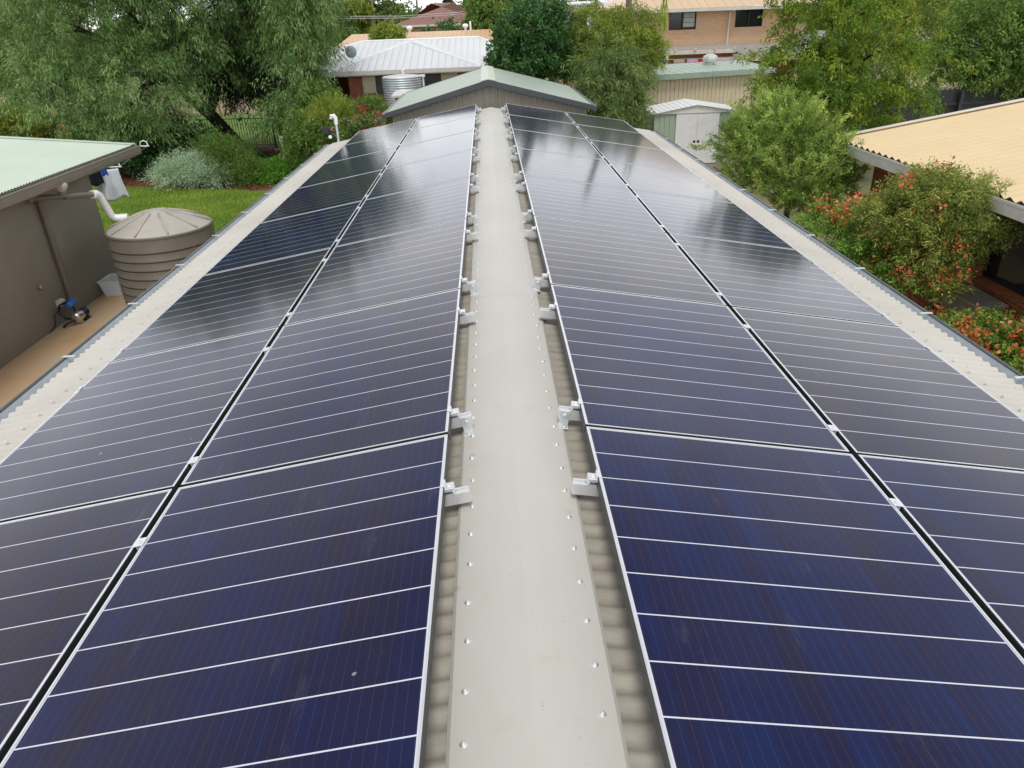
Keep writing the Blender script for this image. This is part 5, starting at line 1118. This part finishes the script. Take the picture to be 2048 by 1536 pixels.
for kind, lb, x_, y_, zt_, hw__, fm, sd_ in FT:
    g = random.Random(sd_); hh = zt_ - ZG
    if kind == 'pine_tree': ls = [(x_, y_, ZG + hh * f_, hw__ * (1.05 - f_), hw__ * (1.05 - f_), hh * .12) for f_ in (.3, .45, .6, .72, .82, .9, .96)]
    elif kind == 'gum_tree': ls = [(x_ + g.uniform(-.7, .7) * hw__, y_ + g.uniform(-.6, .6) * hw__, zt_ - g.uniform(.12, .5) * hh, hw__ * g.uniform(.3, .5), hw__ * .45, hw__ * g.uniform(.25, .4)) for _ in range(7)]
    else: ls = [(x_ + g.uniform(-.5, .5) * hw__, y_ + g.uniform(-.5, .5) * hw__, zt_ - hw__ * g.uniform(.4, 1.5), hw__ * g.uniform(.5, .75), hw__ * .65, hw__ * g.uniform(.4, .6)) for _ in range(7)]
    tree(kind, lb, 'tree', (x_, y_, ZG), .16, (x_, y_, zt_ - hh * .55), ls, dict(mat=F[fm], clumps=int(150 if kind == 'pine_tree' else 330), per=30, leaf=(.004 * y_ + .06, .0016 * y_ + .03), seed=100 + sd_, twig=.28 * hw__, up=.2, droop=.3, hang=.3, spread=.35, rnd=.8, shell=.5, zmin=-.7, jag=.25), B_DARK if sd_ in (1, 7) else B_GREY)
tree('small_tree', 'small yellow green tree before the apricot roof', 'tree', (-4.75, 39, ZG), .06, (-4.75, 39, .1), LB['fronto'], dict(mat=F['lime'], clumps=200, per=30, leaf=(.14, .05), seed=90, twig=.35, up=.8, droop=.1, hang=-.1, spread=.35, rnd=.6, shell=.4, jag=.2), B_GREY)
g = np.random.default_rng(3); ls = []
for x_ in np.linspace(-90, 90, 46): ls.append((x_ + g.normal() * 1.5, 118 + g.uniform(-14, 14), ZG + g.uniform(1.2, 3.4), 4.2, 3.5, g.uniform(1.8, 3.2)))
o = foliage('distant_woods', F['mid'], None, ls, 5200, 26, (.8, .42), 77, twig=1.3, up=.3, droop=.2, hang=.2, spread=.4, rnd=.9, shell=.5, zmin=-.5, jag=.2); tag(o, 'band of distant treetops along the horizon', 'woods', None, 'stuff')

# ------------------------------------------------------------------ grass and bark chips
g = np.random.default_rng(8)
def blades(name, n, xs, ys, h, wd, mat, seed, lab, cat, flat=False, keep=None, z0=ZG + .006):
    g = np.random.default_rng(seed); P = np.stack([g.uniform(*xs, n), g.uniform(*ys, n), np.full(n, z0)], 1)
    if keep is not None: P = P[keep(P)]
    n = len(P); q = g.uniform(0, 2 * np.pi, n); l = h * g.uniform(.5, 1.3, n)
    D = np.stack([np.cos(q), np.sin(q), np.zeros(n)], 1); S = np.stack([-np.sin(q), np.cos(q), np.zeros(n)], 1) * (wd * g.uniform(.6, 1.3, n))[:, None]
    V = np.empty((n, 4, 3)); up_ = np.array([0, 0, 1.0])
    if flat:
        T = D * l[:, None]; tl = g.normal(size=n)[:, None] * .012 * up_
        V[:, 0] = P - T * .5 - S * .5 + tl + up_ * .012; V[:, 1] = P + T * .5 - S * .5 - tl + up_ * .012; V[:, 2] = P + T * .5 + S * .5 - tl * .4 + up_ * .012; V[:, 3] = P - T * .5 + S * .5 + tl * .4 + up_ * .012
    else:
        V[:, 0] = P - S * .5; V[:, 1] = P + S * .5; V[:, 2] = P + D * (l * .35)[:, None] + up_ * l[:, None] + S * .12; V[:, 3] = P + D * (l * .35)[:, None] + up_ * l[:, None] - S * .12
    patch = .5 + .5 * np.sin(P[:, 0] * 1.9 + np.sin(P[:, 1] * 1.3) * 2) * np.cos(P[:, 1] * 2.3 + P[:, 0] * .7)
    o = quads(name, V, np.clip(.08 + .42 * g.random(n) + .55 * patch + .1 * g.normal(size=n), 0, 1), mat, None); return tag(o, lab, cat, None, 'stuff')
edge = lambda x: np.where(x > -7.4, 22.2, np.where(x > -13, 22.5 + (-7.4 - x) * .303, 24.2))
blades('grass', 130000, (-13, -3.4), (13.4, 24.2), .055, .016, F['grass'], 41, 'short mown grass blades of the lawn', 'grass', keep=lambda P: P[:, 1] < edge(P[:, 0]))
blades('bark_chips', 30000, (-15, -4.2), (22.2, 30), .085, .03, F['chip'], 42, 'loose red brown bark chips on the garden bed', 'bark chips', True, keep=lambda P: P[:, 1] > edge(P[:, 0]) - .08, z0=ZG + .004)
